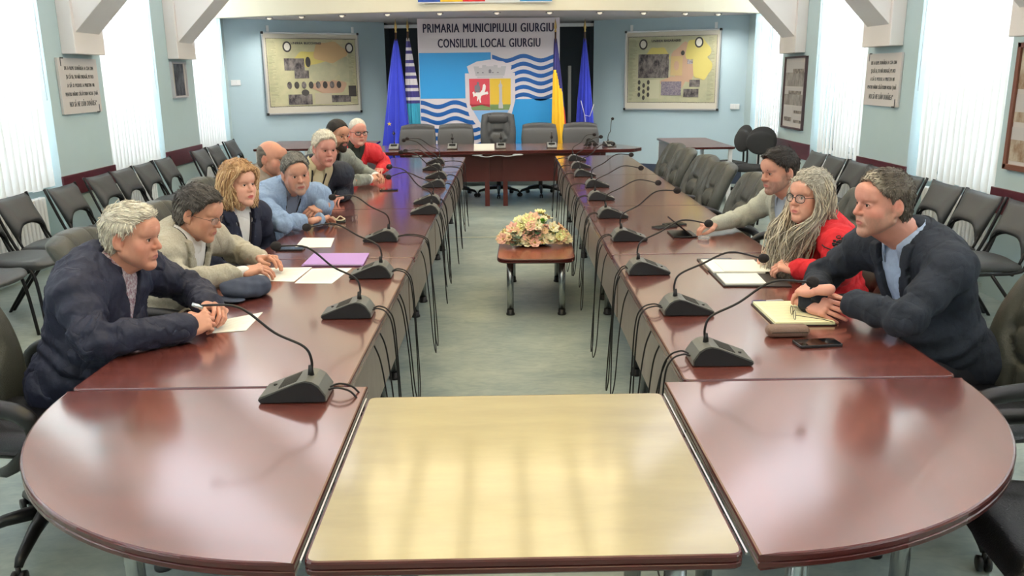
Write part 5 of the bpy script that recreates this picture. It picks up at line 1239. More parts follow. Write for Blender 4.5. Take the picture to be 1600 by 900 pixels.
put(ex, 1.92, 4.98, 100, 'grey leather armchair the man in pale grey sits on', 'chair', 'armchairs with someone in them')
put(ex, 1.60, 3.98, 90, 'grey leather armchair hidden behind the woman in red', 'chair', 'armchairs with someone in them')
put(ex, 1.72, 2.84, 96, 'grey leather armchair of the man in charcoal navy, at the right frame edge', 'chair', 'armchairs with someone in them')
put(ex, 1.56, 1.98, 80, 'black-seated armchair by the rounded right corner, cropped by the frame', 'chair', 'armchairs round the near end')
put(ex, 1.18, 1.02, 22, 'office armchair of which only an arm shows at the bottom frame edge', 'chair', 'armchairs round the near end')
put(ex, -1.70, 2.86, -99, 'grey-green leather armchair of the man in navy, cropped on the left', 'chair', 'armchairs with someone in them')
for y, x, who in ((3.92, -1.64, 'man in beige'), (4.82, -1.62, 'blonde woman'), (6.0, -1.76, 'balding man'), (7.18, -1.62, 'man in the hooded sweatshirt'), (8.1, -1.60, 'man in the red jacket')):
    put(ex, x, y, -90, 'grey leather armchair behind the ' + who, 'chair', 'armchairs with someone in them')
put(ex, -1.96, 5.42, -90, 'grey leather armchair behind the man in light blue', 'chair', 'armchairs with someone in them') if False else None
ch = exec_chair(mat('charcoal_leather', (52, 54, 56), .45, bump=(260, .2)), low=True, chrome=False); G = 'low leather armchairs behind the head table'
for (x, y, l) in ((-1.165, 11.95, 'leftmost, in front of the blue flags'), (-.615, 11.95, 'between the outer left one and the tall middle chair'), (.59, 11.95, 'just right of the tall middle chair'), (1.185, 11.95, 'rightmost, before the blue flag on the right')): put(ch, x, y, 180, 'low black armchair, ' + l, 'chair', G)
put(exec_chair(MATS['charcoal_leather'], headrest=True), -.005, 11.95, 180, 'tall black leather armchair with a headrest pillow at the middle of the head table', 'chair', None)
tk = task_chair(); G = 'rounded fabric task chairs in the far right corner'
put(tk, 3.30, 11.0, 135, 'dark grey fabric task chair with a rounded back, the front one by the maroon board', 'chair', G); put(tk, 3.12, 11.55, 104, 'dark grey fabric task chair with a rounded back, turned sideways behind the other', 'chair', G)

# ================================================================ microphones
M_MICG = mat('mic_grey_plastic', (96, 97, 92), .45); M_MICD = mat('mic_dark_side', (26, 27, 32), .5); M_FOAM = mat('foam_windscreen', (40, 36, 38), .95, bump=(500, .6)); M_CORD = mat('black_cable', (18, 18, 20), .5)
def mic(x, y, rz, dy, dz, label, grp, foam=True, loops=(.62, .55), seed=0, edge=.16, ctip=None):
    rd = random.Random(seed * 7 + 3); r_ = empty('table_microphone', (x, y, TZ + .0005), rz); pr = [(-.098, .004), (-.098, .022), (-.078, .052), (-.060, .064), (-.040, .068), (-.015, .062), (.098, .018), (.102, .010), (.098, .003)]
    for nm, hw, m, sh in (('base', .058, M_MICG, 0), ('side_cover', .0625, M_MICD, .0035)):
        b = MB(); c0 = Vector((0, 0, .02)); pp = [(a - (a > 0) * sh + (a < 0) * sh, z - sh if z > .01 else z) for a, z in pr]
        for s in ([0] if nm == 'base' else [-1, 1]):
            xa, xb = (-hw, hw) if s == 0 else (s * .0585, s * hw); vs = [Vector((xx, a, z)) for xx in (xa, xb) for a, z in pp]; n = len(pp)
            b._add(vs, [tuple(range(n - 1, -1, -1)), tuple(range(n, 2 * n))] + [(i, (i + 1) % n, n + (i + 1) % n, n + i) for i in range(n)], 0, False)
            if s: b.build(nm, m, r_); b = MB()
        if nm == 'base': b.build(nm, m, r_)
    q = MB()
    for k in range(9): yy = -.008 + k * .0062; q.box((0, yy, .0622 - (yy + .015) * .389 + .001), (.082, .0028, .0026))
    q.build('speaker_grille', mat('grille_dark', (34, 36, 34), .6), r_)
    q = MB(); q.lathe([(.006, 0), (.006, .004), (.004, .005)], (.012, .066, .030), 12); q.build('talk_button', M_BLKP, r_)
    top = (0, -.045, .066); P = bez([top, (0, -.050, .11), (0, -.030, .155), (0, .02 + dy * .12, .185 + dz * .05), (0, dy * .55, .10 + dz * .52 + .03), (0, dy - .01, dz)], 6)
    q = MB(); q.lathe([(.010, 0), (.0085, .012), (.006, .03)], (0, -.045, .066), 12); q.tube(P, [.0042] * (len(P) - 5) + [.0036] * 5, 8); q.build('gooseneck', M_BLKP, r_)
    q = MB()
    if foam: q.ball((0, dy, dz), (.019, .022, .019), 14); q.build('foam_windscreen', M_FOAM, r_)
    else: q.tube([(0, dy - .02, dz - .006), (0, dy + .01, dz + .003)], .0065, 10); q.build('capsule', M_SILVER, r_)
    for k, lp in enumerate(loops):
        s = -1 if k else 1; x0 = s * .012; dx = rd.uniform(-.05, .05) + s * .03; dx2 = dx + rd.uniform(.06, .22) * (1 if rd.random() < .5 else -1); e = edge
        pts = [(x0, -.096, .022), (x0 + s * .006, -.096 - (e - .096) * .5, .030), (x0 + s * .008, -e - .012, .010), (x0 + s * .01 + dx * .1, -e - .034, -.06), (dx * .5, -e - .045, -lp * .5), (dx, -e - .050, -lp * .92), ((dx + dx2) / 2, -e - .055, -lp - .035), (dx2, -e - .045, -lp * .9), (dx2, -e - .03, -lp * .5), (dx2, -e - .012, -.12), (dx2, -e + .01, -.05)]
        q = MB(); q.tube(bez(pts, 7), .0032, 6); q.build('cable', M_CORD, r_)
    tag(r_, label, 'microphone', grp); return r_
LM = [(2.372, -.615, .275, .285, 0), (3.245, -.61, .27, .285, 1), (3.915, -.615, .295, .24, 1), (4.815, -.69, .27, .255, 1), (5.775, -.515, .235, .325, 1), (6.245, -.54, .28, .20, 1), (7.19, -.56, .27, .30, 1), (7.82, -.585, .275, .255, 1), (8.52, -.67, .28, .30, 1), (9.12, -.685, .295, .27, 1)]
LLAB = ['nearest on the left, its neck ending bare', 'second on the left, beside the hands of the man in navy', 'third on the left, right of the purple folder', 'fourth on the left, before the blonde woman', 'fifth on the left, nearer one of a close pair', 'sixth on the left, farther of the close pair', 'seventh on the left, before the hooded man', 'eighth on the left, before the red jacket', 'ninth on the left', 'tenth and furthest on the left']
for i, (y, x, dy, dz, fo) in enumerate(LM):
    mic(x, y, R(90), dy, dz, 'grey gooseneck microphone, ' + LLAB[i], 'gooseneck microphones on the left row', bool(fo), (.66 - .04 * (i % 3), .50 + .05 * (i % 4)) if i else (.69, .66), i, abs(xin_l(y) - x) if i else .16)
RM = [(2.63, .72, .295, .265, 1), (3.22, .74, .30, .215, 1), (3.91, .705, .285, .235, 1), (4.735, .74, .27, .28, 1), (5.52, .75, .30, .225, 1), (6.33, .77, .30, .235, 1), (7.07, .825, .285, .265, 1), (7.84, .80, .26, .295, 1), (8.54, .83, .20, .31, 1), (9.30, .86, .19, .28, 1)]
RLAB = ['nearest on the right, pointing to the man in charcoal navy', 'second on the right, left of the open portfolio', 'third on the right, its neck over the portfolio', 'fourth on the right, left of the tablet', 'fifth on the right, beside the flower table', 'sixth on the right', 'seventh on the right, behind the coffee table flowers', 'eighth on the right', 'ninth on the right', 'tenth and furthest on the right, next to the head table']
for i, (y, x, dy, dz, fo) in enumerate(RM): mic(x, y, R(-90), dy, dz, 'grey gooseneck microphone, ' + RLAB[i], 'gooseneck microphones on the right row', True, (.66 - .05 * (i % 3), .48 + .06 * (i % 4)), i + 20, abs(xin_r(y) - x))
for i, (x, y, l) in enumerate([(-1.36, 11.05, 'at the left end'), (-.60, 11.0, 'left of the paper'), (.03, 11.0, 'right of the paper'), (.69, 11.02, 'before the right low chair')]):
    mic(x, y, PI, -.02 + .0 * i, .13 if i else .2, 'small dark microphone on the head table, ' + l, 'microphones on the head table', True, (), i + 50)
mic(1.45, 11.1, PI + .25, .10, .36, 'tall gooseneck microphone standing at the right end of the head table', 'microphones on the head table', True, (), 60)
q = MB(); 
for k in range(3): q.tube(bez([(-.10 + .02 * k, 0, .01), (-.06, .02, .05 + .02 * k), (0, -.02 + .02 * k, .07 + .012 * k), (.06, .01, .045), (.09 - .02 * k, 0, .01)], 6), .009, 8)
hp_ = empty('headphones', (1.22, 11.12, TZ + .001)); q.build('cord_bundle', M_BLKP, hp_); q = MB(); q.ball((-.03, 0, .03), (.035, .03, .03), 12); q.ball((.04, -.02, .028), (.03, .03, .028), 12); q.build('ear_pad', M_FOAM, hp_); tag(hp_, 'black tangle of headphones and cord beside the tall microphone on the head table', 'headphones')
# ---- signs and things of paper
M_PAPER = mat('white_paper', (236, 236, 226), .75); M_INK = mat('printed_ink', (120, 122, 124), .8); M_YPAP = mat('ivory_notebook_paper', (236, 232, 188), .75)
def sheet(name, pts, z, label, grp=None, lines=0, m=None, th=.0012, parent=None):
    cx = sum(p[0] for p in pts) / 4; cy = sum(p[1] for p in pts) / 4; r_ = empty(name, (cx, cy, z)) if parent is None else parent; b = MB(); P = [Vector((p[0] - cx, p[1] - cy)) for p in pts]; b.prism([tuple(p) for p in P], 0, th); b.build('page', m or M_PAPER, r_)
    if lines:
        q = MB(); rd = random.Random(lines)
        for k in range(lines):
            v = .10 + .8 * k / lines; u1 = rd.uniform(.6, .92)
            A = P[0].lerp(P[1], v); B = P[3].lerp(P[2], v); a = A.lerp(B, .08); c = A.lerp(B, u1); n_ = (P[1] - P[0]).normalized() * .0011
            q._add([(a.x, a.y, th + .0002), (c.x, c.y, th + .0002), (c.x + n_.x, c.y + n_.y, th + .0002), (a.x + n_.x, a.y + n_.y, th + .0002)], [(0, 1, 2, 3)], 0, False)
        q.build('writing', M_INK, r_)
    if label: tag(r_, label, 'paper', grp)
    return r_
Z = TZ + .0008
sheet('paper_sheet', [(-1.10, 3.02), (-1.12, 3.18), (-.97, 3.30), (-.965, 3.05)], Z, 'white paper sheet under the clasped hands of the man in navy', None, 10)
sheet('paper_sheet', [(-1.18, 3.86), (-1.165, 4.12), (-.945, 4.12), (-.965, 3.82)], Z, 'printed sheet under the hands of the man in beige', 'papers before the man in beige', 26)
sheet('paper_sheet', [(-.955, 3.79), (-.94, 4.09), (-.74, 4.09), (-.78, 3.77)], Z, 'printed sheet overlapping beside the first, nearer the microphone', 'papers before the man in beige', 26)
sheet('paper_sheet', [(-1.15, 4.62), (-1.17, 4.92), (-.98, 4.90), (-.95, 4.63)], Z, 'white sheet lying before the blonde woman', None, 5)
f_ = empty('folder', (-.85, 4.28, Z)); b = MB(); b.prism([(-.155, -.13), (.155, -.15), (.145, .13), (-.155, .14)], 0, .004); b.prism([(-.150, -.12), (.158, -.14), (.148, .135), (-.150, .145)], .0055, .009); b.build('cover', mat('purple_card', (176, 136, 200), .5), f_)
b = MB(); b.prism([(-.148, -.122), (.15, -.142), (.14, .125), (-.148, .135)], .004, .0055); b.build('contents', M_PAPER, f_); b = MB(); b.tube([(-.14, -.136, .0045), (.15, -.152, .0045)], .002, 5); b.build('elastic', mat('dark_purple_elastic', (92, 56, 110), .6), f_); tag(f_, 'purple card folder on the left table before the man in beige', 'folder')
def phone(x, y, rz, w_, l, label, name='smartphone', case=(26, 26, 30)):
    r_ = empty(name, (x, y, Z), R(rz)); b = MB(); b.prism(rounded([(-w_ / 2, -l / 2), (w_ / 2, -l / 2), (w_ / 2, l / 2), (-w_ / 2, l / 2)], .009, 4), 0, .009); b.build('case', mat('phone_case_%d' % case[0], case, .4), r_, bevel=.0015)
    b = MB(); b.prism(rounded([(-w_ / 2 + .004, -l / 2 + .004), (w_ / 2 - .004, -l / 2 + .004), (w_ / 2 - .004, l / 2 - .004), (-w_ / 2 + .004, l / 2 - .004)], .007, 4), .009, .0097); b.build('screen', mat('phone_screen', (12, 13, 16), .06), r_); tag(r_, label, 'phone'); return r_
phone(1.108, 2.785, 96, .076, .155, 'black smartphone on the right table before the man in charcoal navy')
phone(-1.16, 4.57, 88, .075, .15, 'black smartphone lying between the blonde woman and the man in beige'); phone(-1.09, 5.45, 100, .085, .16, 'black smartphone with earphones on it by the man in light blue')
phone(-.92, 7.0, 92, .075, .15, 'thin dark smartphone on the left table before the hooded man'); phone(1.02, 5.11, 118, .075, .15, 'dark smartphone nearer the camera behind the tablet', case=(40, 42, 44)); phone(1.10, 5.20, 108, .075, .14, 'dark smartphone farther from the camera behind the tablet', case=(50, 56, 58))
e_ = empty('earphones', (-1.07, 5.46, Z + .010)); q = MB(); q.tube(bez([(-.05, 0, .006), (-.03, .02, .022), (0, -.01, .012), (.02, .02, .026), (.05, 0, .008), (.02, -.03, .006), (-.02, -.02, .016)], 8), .004, 6); q.ball((-.05, 0, .01), .009, 8); q.ball((.05, 0, .01), .009, 8); q.build('cord', mat('ivory_plastic', (214, 206, 176), .5), e_); tag(e_, 'small ivory bundle of earphones on the phone by the light blue sweater', 'earphones')
def glasses_obj(x, y, rz, label, m, fold=False):
    r_ = empty('reading_glasses', (x, y, Z + .0015), R(rz)); q = MB(); ln = MB()
    for s in (-1, 1):
        ring = [(s * .034 + .024 * math.copysign(abs(math.cos(a)) ** .7, math.cos(a)), 0, .018 + .016 * math.copysign(abs(math.sin(a)) ** .7, math.sin(a))) for a in [2 * PI * k / 18 for k in range(19)]]
        q.tube(ring, .0013, 5); ln._add(ring[:18] + [(v[0], .0006, v[2]) for v in ring[:18]], [tuple(range(18)), tuple(range(35, 17, -1))]); q.tube([(s * .059, 0, .024), (s * .064, .01, .024), (s * .062, .10, .012), (s * .058, .135, .002)], .0013, 5)
    q.tube([(-.010, 0, .022), (0, -.002, .026), (.010, 0, .022)], .0013, 5); g = q.build('frame', m, r_); ln.build('lens', M_LENS, r_); tag(r_, label, 'glasses')
glasses_obj(1.115, 3.06, -100, 'metal reading glasses standing on the open ivory notebook', mat('gunmetal', (70, 66, 60), .3, .8)); bpy.data.objects['reading_glasses'].location.z += .018
glasses_obj(-.96, 5.50, 80, 'dark folded reading glasses on the left table before the light blue sweater', M_FRBLK)
nb = empty('notebook', (1.145, 3.16, Z)); 
b = MB(); b.prism([(-.118, -.155), (.118, -.160), (.122, .155), (-.114, .158)], 0, .004); b.build('cover', M_BLKP, nb); b = MB(); b.prism([(-.112, -.150), (.112, -.155), (.116, .150), (-.108, .153)], .004, .014); b.build('page', M_YPAP, nb)
q = MB()
for k in range(18): q.box((.0, -.13 + .015 * k, .0142), (.19, .0008, .0003))
q.build('writing', M_INK, nb); tag(nb, 'open ivory-paged notebook before the man in charcoal navy', 'notebook')
def pen(x, y, rz, lab, c, L_=.14):
    r_ = empty('pen', (x, y, Z + .005), R(rz)); q = MB(); q.tube([(0, -L_ / 2, 0), (0, L_ / 2 - .012, 0), (0, L_ / 2, 0)], [.0045, .0048, .001], 10); q.build('barrel', mat('pen_%d_%d' % c[:2], c, .3), r_); q = MB(); q.tube([(0, -L_ / 2, 0), (0, -.01, 0)], .0052, 10); q.box((.0, -.045, .006), (.003, .04, .0012)); q.build('cap', mat('pen_cap_blue', (38, 44, 110), .3), r_); tag(r_, lab, 'pen')
pen(1.11, 3.345, -82, 'blue pen at the far edge of the ivory notebook', (190, 190, 200))
cs = empty('glasses_case', (1.035, 2.885, Z)); S = SDF(); S.rbox((0, 0, .021), (.078, .030, .021), .020, .01); V, F = S.surf(.005); np_mesh('shell', relax(V, F, 1), F, mat('brown_leather', (122, 96, 82), .5, bump=(200, .3)), cs)
q = MB(); q.box((0, -.0302, .022), (.13, .0016, .003)); q.build('zip', mat('dark_zip', (60, 48, 40), .5), cs); tag(cs, 'brown leather glasses case beside the black smartphone on the right table', 'glasses case')
pf = empty('portfolio', (1.15, 3.88, Z)); b = MB(); b.prism([(-.145, .30), (-.155, -.27), (.145, -.29), (.165, .26)], 0, .006); b.build('cover', mat('dark_leather', (46, 42, 40), .5), pf, bevel=.002)
b = MB(); b.prism([(-.138, .24), (-.14, -.03), (.10, -.05), (.125, .22)], .006, .014); b.prism([(-.085, .17), (-.09, -.03), (.13, -.05), (.14, .15)], .014, .017); b.build('papers', M_PAPER, pf)
b = MB(); b.prism([(-.135, -.06), (-.142, -.255), (.04, -.26), (.055, -.06)], .006, .012); b.build('notepad', M_PAPER, pf); q = MB(); q.prism([(-.13, .29), (-.135, .245), (.02, .24), (.03, .285)], .006, .009); q.build('card_pocket', mat('slate_plastic', (60, 66, 76), .4), pf)
q = MB(); q.tube([(-.152, .20, .008), (-.155, .02, .008)], .0045, 6); q.build('clasp', mat('brown_leather', (122, 96, 82), .5), pf); tag(pf, 'open dark portfolio with papers and a notepad before the woman in red', 'portfolio')
tb = empty('tablet', (1.075, 4.86, Z)); b = MB(); rx_ = Matrix.Rotation(R(-28), 3, 'Y')
b.box((0, 0, .006), (.14, .20, .008), bev=.002); b.build('cover', M_BLKP, tb); b = MB(); b.box((.0, 0, .0), (.135, .20, .008), rot=Matrix.Rotation(R(38), 3, 'Y')); b.v = [(v[0] - .015, v[1], v[2] + .052) for v in b.v]; b.build('screen', mat('phone_screen', (12, 13, 16), .06), tb); tag(tb, 'black tablet in a folded stand cover before the man in pale grey', 'tablet')
co = empty('glass_coaster', (1.165, 4.70, Z)); q = MB(); q.lathe([(.030, 0), (.033, .004), (.033, .02), (.029, .021), (.027, .008), (.001, .006)], n=24); q.build('dish', mat('clear_glass', (240, 244, 246), .05, trans=.85), co); tag(co, 'small clear glass dish by the fingers of the man in pale grey', 'dish')
# flat cap
cp = empty('flat_cap', (-1.115, 3.56, Z)); cp.rotation_euler.z = R(-25); S = SDF(); S.ell((0, .015, .034), (.098, .118, .040), .02); S.ell((.03, .03, .058), (.065, .07, .026), .02); S.ell((-.03, -.03, .054), (.06, .06, .026), .02); S.ell((0, 0, -.01), (.2, .2, .012), .006, 's'); V, F = S.surf(.006); N = vnormals(V, F); V = relax(V, F, 1) + N * (.006 * vnoise(V, (26, 26, 30), 3))[:, None]
np_mesh('crown', V, F, mat('slate_blue_wool', (62, 70, 88), .9, bump=(400, .4)), cp); S = SDF(); S.ell((0, -.095, .012), (.075, .045, .006), .01); V, F = S.surf(.005); np_mesh('peak', V, F, mat('slate_blue_wool', (62, 70, 88), .9), cp); tag(cp, 'slate blue flat cap on the table beside the man in navy', 'cap')
sheet('name_card', [(-.32, 10.80), (-.32, 10.83), (-.05, 10.83), (-.05, 10.80)], TZ + .001, None); o = [q for q in bpy.data.objects if q.name.startswith('name_card')][0]; tag(o, 'white folded name card on the head table before the tall chair', 'name card')
q = MB(); q.prism([(-.13, -.03), (-.13, .03), (.13, .03), (.13, -.03)], 0, .004); vs = [(-.13, -.035, 0), (.13, -.035, 0), (.13, 0, .075), (-.13, 0, .075), (-.13, .035, 0), (.13, .035, 0)]
q = MB(); q._add(vs, [(0, 1, 2, 3), (3, 2, 5, 4), (0, 3, 4), (1, 5, 2), (0, 4, 5, 1)], 0, False); q.build('card', M_PAPER, o)

# ================================================================ banner, signs, flags, pictures
M_PINKW = mat('banner_white', (216, 208, 214), .35); M_BLUEF = mat('banner_sky_blue', (52, 150, 214), .3); M_BLUED = mat('banner_deep_blue', (26, 88, 160), .3); M_NAVYT = mat('navy_lettering', (24, 20, 62), .4)
bn = empty('banner', (-.13, 13.0, 0))
def bp(name, polys, y, m, th=.003):
    b = MB()
    for P in polys:
        n = len(P); vs = [(x + .13, y - th, z) for x, z in P] + [(x + .13, y, z) for x, z in P]
        b._add(vs, [tuple(range(n)), tuple(range(2 * n - 1, n - 1, -1))] + [(i, n + i, n + (i + 1) % n, (i + 1) % n) for i in range(n)], 0, False)
    return b.build(name, m, bn)
bp('panel', [[(-1.18, .12), (.93, .12), (.93, 2.49), (-1.18, 2.49)]], 0, M_PINKW, .012)
bp('sky_blue_field', [[(-1.17, 1.335), (-.10, 1.335), (-.10, 2.0), (-1.17, 2.0)], [(-.10, .14), (.92, .14), (.92, 1.315), (-.10, 1.315)]], -.012, M_BLUEF)
def wave(x0, x1, zc, ph=0, w_=.060, am=.034):
    n = 26; t = [(x0 + (x1 - x0) * k / n) for k in range(n + 1)]; f = lambda x: zc + am * math.sin((x - x0) * 2 * PI / .52 + ph)
    return [[(t[k], f(t[k]) - w_ / 2), (t[k + 1], f(t[k + 1]) - w_ / 2), (t[k + 1], f(t[k + 1]) + w_ / 2), (t[k], f(t[k]) + w_ / 2)] for k in range(n)]
W_ = []
for k in range(6): W_ += wave(-.08, .92, 1.93 - k * .112 - .02, 2.2)
for k in range(10): W_ += wave(-1.17, -.10, 1.245 - k * .118, 1.6, .062)
bp('blue_waves', W_, -.012, M_BLUED)
sh = [(-.49, 1.70), (-.43, 1.70), (-.46, 1.80), (-.31, 1.87), (-.12, 1.895), (.08, 1.87), (.21, 1.80), (.185, 1.70), (.26, 1.70), (.26, 1.30), (.20, 1.08), (.08, .92), (-.12, .80), (-.32, .92), (-.44, 1.08), (-.49, 1.30)]
bp('crest_outline', [sh], -.016, M_PINKW)
bp('crest_red_field', [[(-.425, 1.23), (-.125, 1.23), (-.125, 1.62), (-.43, 1.62)], [(-.36, 1.12), (-.125, 1.12), (-.125, 1.24), (-.42, 1.24)]], -.020, mat('crest_red', (205, 70, 84), .4))
bp('crest_yellow_field', [[(-.12, 1.23), (.19, 1.23), (.195, 1.62), (-.12, 1.62)]], -.020, mat('crest_yellow', (222, 184, 62), .4)); bp('crest_green_ground', [[(-.12, 1.16), (.165, 1.16), (.19, 1.24), (-.12, 1.24)], [(-.39, 1.16), (-.125, 1.16), (-.125, 1.20), (-.25, 1.235), (-.41, 1.20)]], -.022, mat('crest_green', (120, 146, 96), .5))
bp('crest_blue_base', [[(-.38, 1.155), (.16, 1.155), (.06, .98), (-.11, .88), (-.28, .98)]], -.021, mat('crest_light_blue', (130, 175, 222), .4))
bp('crest_crown', [[(-.33, 1.66), (.10, 1.66), (.13, 1.80), (.05, 1.80), (.05, 1.78), (0, 1.78), (0, 1.815), (-.06, 1.82), (-.06, 1.80), (-.17, 1.80), (-.17, 1.82), (-.23, 1.815), (-.23, 1.78), (-.28, 1.78), (-.28, 1.80), (-.36, 1.80)], [(-.31, 1.635), (.08, 1.635), (.08, 1.65), (-.31, 1.65)]], -.022, mat('crest_silver', (186, 184, 190), .4))
bp('crest_crown_gate', [[(-.135, 1.70), (-.095, 1.70), (-.095, 1.745), (-.115, 1.76), (-.135, 1.745)]] + [[(-.31 + .075 * k, 1.70), (-.285 + .075 * k, 1.70), (-.285 + .075 * k, 1.715), (-.31 + .075 * k, 1.715)] for k in (0, 1, 3, 4)], -.0255, mat('crest_grey', (120, 118, 130), .5))
bp('crest_horse', [[(-.385, 1.42), (-.36, 1.435), (-.345, 1.40), (-.33, 1.425), (-.27, 1.42), (-.235, 1.46), (-.225, 1.53), (-.20, 1.545), (-.18, 1.515), (-.185, 1.47), (-.20, 1.42), (-.155, 1.435), (-.145, 1.40), (-.18, 1.375), (-.165, 1.395), (-.21, 1.385), (-.25, 1.37), (-.265, 1.32), (-.255, 1.27), (-.275, 1.27), (-.29, 1.33), (-.31, 1.29), (-.32, 1.295), (-.31, 1.36), (-.345, 1.37), (-.37, 1.35), (-.375, 1.39)]], -.023, mat('crest_white', (238, 234, 232), .4))
bp('crest_rider', [[(-.335, 1.42), (-.275, 1.42), (-.265, 1.49), (-.28, 1.53), (-.285, 1.57), (-.31, 1.575), (-.32, 1.53), (-.35, 1.52), (-.35, 1.45)]], -.026, mat('crest_grey', (120, 118, 130), .5))
bp('crest_tower', [[(.005, 1.18), (.075, 1.18), (.070, 1.27), (.062, 1.27), (.062, 1.50), (.070, 1.50), (.066, 1.53), (.050, 1.55), (.044, 1.60), (.036, 1.60), (.030, 1.55), (.014, 1.53), (.010, 1.50), (.018, 1.50), (.018, 1.27), (.010, 1.27)]], -.025, mat('crest_silver', (186, 184, 190), .4))
for k, (t_, z_, x_, w__) in enumerate((('PRIMARIA MUNICIPIULUI GIURGIU', 2.29, -.13, 1.93), ('CONSILIUL LOCAL GIURGIU', 2.075, -.12, 1.52))):
    b = MB()
    for dx_, dz_ in ((-.0042, 0), (.0042, 0), (0, .002)):
        me = text_mesh(t_, .178, .002, 'CENTER', 1.0, 0, 1.10); xs_ = [v.co.x for v in me.vertices]; sc_ = w__ / (max(xs_) - min(xs_)); add_mesh(b, me, Matrix.Translation((x_ + .13 + dx_, -.015 - abs(dz_) * .3 - (dx_ > 0) * .0003, z_ + dz_)) @ Matrix.Rotation(PI / 2, 4, 'X') @ Matrix.Diagonal((sc_, 1, 1, 1)))
    b.build('lettering', M_NAVYT, bn)
tag(bn, 'tall blue and white banner with lettering and a town crest on the far wall', 'banner')
# small sign on the fascia
sg_ = empty('fascia_sign', (-.15, 11.485, 2.585)); b = MB(); b.box((0, -.011, .20), (1.74, .012, .40)); b.build('panel', M_PVC, sg_)
for i, (c_, x0_, x1_) in enumerate((((40, 80, 170), -.87, -.58), ((238, 196, 50), -.58, -.29), ((206, 40, 44), -.29, 0))): b = MB(); b.box(((x0_ + x1_) / 2, -.019, .205), (x1_ - x0_, .004, .38)); b.build('colour_stripe', mat('sign_colour_%d' % i, c_, .4), sg_)
b = MB(); b.box((.66, -.019, .205), (.42, .004, .38)); b.build('blue_field', M_BLUEF, sg_)
b = MB()
for k in range(3):
    for c in range(3): a_ = [(.0 + .145 * c + .07 + .06 * math.cos(t), .035 + .11 * k + .04 * math.sin(t)) for t in [PI * q_ / 10 for q_ in range(11)]]; b.tube([(x, -.020, z) for x, z in a_], .012, 6)
b.build('waves', M_BLUED, sg_); tag(sg_, 'colour-block sign on the cream fascia above the banner, cropped by the top edge', 'sign')
# flags
def flag(x, y, base_r, zb, zt, mats_fn, ms, label, lean=0.0, width=.16, seed=1, spear=True, ax=0.0):
    r_ = empty('flag', (x, y, 0)); q = MB(); q.lathe([(.15, 0), (.15, .02), (.03, .05), (.02, .06)], n=20); q.build('stand', M_BLKP, r_); q = MB(); q.tube([(0, 0, .03), (lean, 0, zt + .1)], .014, 10); q.build('pole', mat('flag_pole_wood', (92, 62, 44), .4), r_)
    q = MB(); q.lathe([(.008, 0), (.018, .02), (.010, .045), (.022, .075), (.018, .11), (.002, .20)], (lean, 0, zt + .08), 12); q.build('finial', mat('brass', (190, 160, 100), .3, .9), r_)
    rd = random.Random(seed); ph = rd.random() * 6; b = MB(); NU, NVv = 64, 40
    def fn(u, v):
        a = 2 * PI * u; z = zt - (zt - zb) * v; sp = .018 + (width - .018) * v ** .75; pl = 1 + .26 * math.sin(a * 9 + ph + 1.5 * v) * min(1, v * 3) + .12 * math.sin(a * 4 + ph * 2 + 3 * v)
        return Vector((lean * (z / (zt + .1)) + ax * v + math.cos(a) * sp * pl, math.sin(a) * sp * .55 * pl, z))
    b.grid(fn, NU, NVv, closed_u=True); mi = []
    for j in range(NVv - 1):
        for i in range(NU): mi.append(mats_fn(i / NU, (j + .5) / NVv))
    b.mi = mi; o = b.build('cloth', ms, r_); sf = o.modifiers.new('t', 'SOLIDIFY'); sf.thickness = .004
    tag(r_, label, 'flag', 'flags beside the banner'); return r_
M_EU = mat('flag_royal_blue', (34, 52, 190), .6, sheen=.3); M_STAR = mat('flag_gold', (228, 190, 70), .6); M_FW = mat('flag_white', (226, 222, 226), .7); M_TEAL = mat('flag_teal', (60, 170, 200), .65); M_FY = mat('flag_yellow', (240, 190, 40), .65); M_FR = mat('flag_red', (196, 50, 36), .65); M_FPB = mat('flag_dark_blue', (44, 40, 110), .65)
fl = flag(-1.56, 12.9, .1, .42, 2.20, lambda u, v: 0, [M_EU, M_STAR], 'deep blue flag with a gold star, furthest left beside the banner', .07, .20, 3)
b = MB()
for (x_, z_) in ((-.07, .98),): b.prism([(x_ + (.035 if k % 2 == 0 else .014) * math.sin(k * PI / 5), z_ + (.035 if k % 2 == 0 else .014) * math.cos(k * PI / 5)) for k in range(10)], 0, .004, fn=lambda v: Vector((v.x, -.115 - v.z, v.y)))
b.build('star', M_STAR, fl)
flag(-1.38, 13.05, .1, .45, 2.22, lambda u, v: (2 if v > .52 else (0 if (v * 15) % 1 < .5 else 1)), [M_FW, mat('flag_violet_blue', (72, 66, 140), .65), M_TEAL], 'blue and white striped flag with a light blue lower end, left of the banner', .05, .13, 5, ax=.12)
flag(.88, 12.75, .1, .45, 2.18, lambda u, v: (0 if (v < .46 + .22 * math.sin(2 * PI * (u + .12)) ) else (1 if (u > .5 and u < .93) else (2 if u >= .93 or u < .02 else 0))), [M_FPB, M_FY, M_FR], 'blue, yellow and red flag overlapping the right edge of the banner', -.03, .11, 7, ax=.06)
fl = flag(1.36, 13.25, .1, .45, 2.2, lambda u, v: 0, [M_EU, M_FW], 'plain blue flag with white lines in the dark recess on the right', -.03, .13, 9)
b = MB(); b.tube([(-.09, -.09, 1.28), (-.03, -.10, 1.06), (.05, -.10, 1.04), (.11, -.09, 1.22)], .006, 5); b.tube([(-.03, -.10, 1.06), (-.01, -.11, .85)], .006, 5); b.build('white_line', M_FW, fl)
